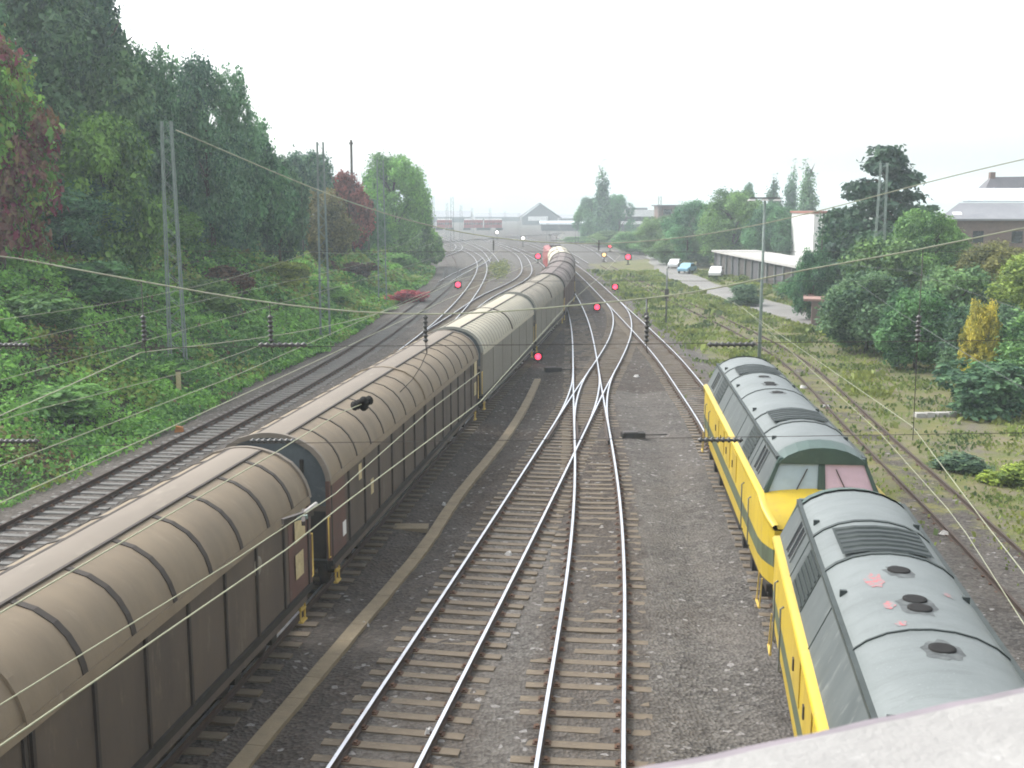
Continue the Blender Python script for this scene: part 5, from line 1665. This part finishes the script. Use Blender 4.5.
coach(484, 502, 229, 430, 'right red coach of the long far train, with white roof')
# two small red service vans by the bank corner
# parked cars by the road
def car(u, v, mat, label, rz):
    x_, y_, _ = at(u, v, 0)
    e = empty('parked_car', (x_, y_, float(ground_h(x_, y_)) + .05), rz, label, 'car', 'cars parked by the road')
    m = mb(mat)
    side = [(-2.1, .35), (-2.15, .75), (-1.9, .92), (-1.1, .95), (-.55, 1.42), (.95, 1.45), (1.75, 1.0), (2.1, .9), (2.15, .4)]
    m.loft([[(a_, s * .82 * (.9 if b_ > 1.2 else 1), b_) for a_, b_ in side] for s in (-1, 1)], close=True, caps=True)
    m.build('body', e, .06)
    m = mb('glass_dark')
    for s in (-1, 1):
        m.hexa([(-1.0, s * .83, .97), (1.55, s * .83, 1.0), (.9, s * .76, 1.38), (-.5, s * .76, 1.38)][::s], [(-1.0, s * .85, .97), (1.55, s * .85, 1.0), (.9, s * .78, 1.38), (-.5, s * .78, 1.38)][::s])
    m.build('side_window', e)
    for a_ in (-1.3, 1.3):
        for s in (-1, 1):
            m = mb('tyre'); m.disc_stack((a_, s * .7, .32), (0, s, 0), [(0, .32), (.16, .32), (.17, .2)], 14); m.build('wheel', e)
car(675, 266, 'car_white', 'white car parked at the far side of the road', 1.25)
car(687, 271, 'car_blue', 'light blue car parked in front of the white one', 1.1)
car(716, 277, 'car_white', 'white car parked beside the garage row', 1.3)

# yard lamp mast with a cross bar
Xl, Yl, zt_ = aty(765, 199, 62)
e = empty('yard_lamp', (Xl, Yl, -.2), 0, 'slim green lamp mast with a wide cross bar on top behind the farther locomotive', 'lamp post')
m = mb('mast_green'); m.tube([(0, 0, 0), (0, 0, 5), (0, 0, zt_ + .2)], [.11, .085, .06], 10); m.build('pole', e)
m = mb('mast_grey'); m.box(-.85, .85, -.08, .08, zt_ + .2, zt_ + .3); m.build('cross_bar', e)
for sx in (-.75, 0, .7):
    m = mb('concrete'); m.hexa([(sx - .22, -.2, zt_ + .1), (sx + .22, -.2, zt_ + .1), (sx + .22, .2, zt_ + .1), (sx - .22, .2, zt_ + .1)], [(sx - .12, -.1, zt_ + .198), (sx + .12, -.1, zt_ + .198), (sx + .12, .1, zt_ + .198), (sx - .12, .1, zt_ + .198)]); m.build('lamp', e)
# chimney pole above the trees on the bank
Xl, Yl, zt_ = aty(351, 140, 135)
e = empty('pole', (Xl, Yl, float(ground_h(Xl, Yl))), 0, 'thin dark pole sticking up above the trees between the second and third mast', 'pole')
m = mb('rib_dark'); m.tube([(0, 0, 0), (0, 0, zt_ - float(ground_h(Xl, Yl)))], [.2, .14], 8); m.build('pole_shaft', e)
m = mb('steel_dark'); m.box(-.25, .25, -.15, .15, zt_ - float(ground_h(Xl, Yl)) - .5, zt_ - float(ground_h(Xl, Yl)) - .3); m.build('cross_piece', e)
# slim relay posts in the grass
for u, v, h, lab in ((666, 322, 4.6, 'thin dark post in the grass right of the tracks, beyond the locomotives'), (646, 337, 3.0, 'short dark post beside the locomotive track')):
    x_, y_, _ = at(u, v, -.2)
    e = empty('post', (x_, y_, -.25), 0, lab, 'post', 'dark posts beside the tracks')
    m = mb('mast_grey'); m.tube([(0, 0, 0), (0, 0, h)], .07, 8); m.build('post_shaft', e)
    m = mb('steel_dark'); m.box(-.16, .16, -.1, .12, h * .45, h * .62); m.build('relay_box', e)

# ------------------------------------------------------------------ haze
m = bpy.data.materials.new('haze'); m.use_nodes = True
nt = m.node_tree
nt.nodes.remove(nt.nodes['Principled BSDF'])
pv = nt.nodes.new('ShaderNodeVolumePrincipled')
HAZE = .00078
pv.inputs['Color'].default_value = (.84, .95, 1.0, 1)
pv.inputs['Density'].default_value = HAZE
pv.inputs['Anisotropy'].default_value = .2
nt.links.new(pv.outputs[0], nt.nodes['Material Output'].inputs['Volume'])
MATS['haze'] = m
o = mb('haze').box(-1480, 1480, -58, 2440, -2.0, 46).build('haze')
tag(o, 'thin pale blue haze lying over the whole yard', 'haze', None, 'stuff')

# ------------------------------------------------------------------ light
w = bpy.data.worlds.new('World'); scene.world = w; w.use_nodes = True
nt = w.node_tree
bg = nt.nodes['Background']
sky = nt.nodes.new('ShaderNodeTexSky'); sky.sky_type = 'NISHITA'; sky.sun_disc = False
SE, SR = R(48), R(-65)
sky.sun_elevation = SE; sky.sun_rotation = SR
sky.air_density = 1.0; sky.dust_density = 4.0; sky.ozone_density = 1.0
hs = nt.nodes.new('ShaderNodeHueSaturation'); hs.inputs['Saturation'].default_value = .22
nt.links.new(sky.outputs[0], hs.inputs['Color'])
nt.links.new(hs.outputs[0], bg.inputs['Color'])
bg.inputs['Strength'].default_value = .15
sl = bpy.data.lights.new('sun', 'SUN'); sl.energy = .55; sl.angle = R(25); sl.color = (1, .96, .9)
so = bpy.data.objects.new('sun', sl); COL.objects.link(so)
# sun direction: rotation measured from +Y towards +X
from mathutils import Vector
dirv = Vector((math.sin(SR) * math.cos(SE), math.cos(SR) * math.cos(SE), math.sin(SE)))
so.rotation_euler = dirv.to_track_quat('Z', 'Y').to_euler()
so.location = (0, 0, 60)

# ------------------------------------------------------------------ camera
cam = bpy.data.cameras.new('camera'); co = bpy.data.objects.new('camera', cam); COL.objects.link(co)
cam.sensor_fit = 'HORIZONTAL'; cam.sensor_width = 36; cam.lens = 36 * FPX / 1024
cam.clip_start = .05; cam.clip_end = 6000
co.location = (0, 0, CAMH); co.rotation_euler = (math.pi / 2 - PITCH, 0, 0)
scene.camera = co

vs = scene.view_settings
vs.view_transform = 'Standard'; vs.look = 'None'; vs.gamma = 1; vs.use_curve_mapping = False
vs.exposure = 1.56
cam.dof.use_dof = True; cam.dof.focus_distance = 30; cam.dof.aperture_fstop = cam.lens / 3.0
scene.cycles.filter_width = 1.85
scene.cycles.use_denoising = True
scene.cycles.max_bounces = 6
scene.cycles.volume_bounces = 2
scene.cycles.transparent_max_bounces = 8
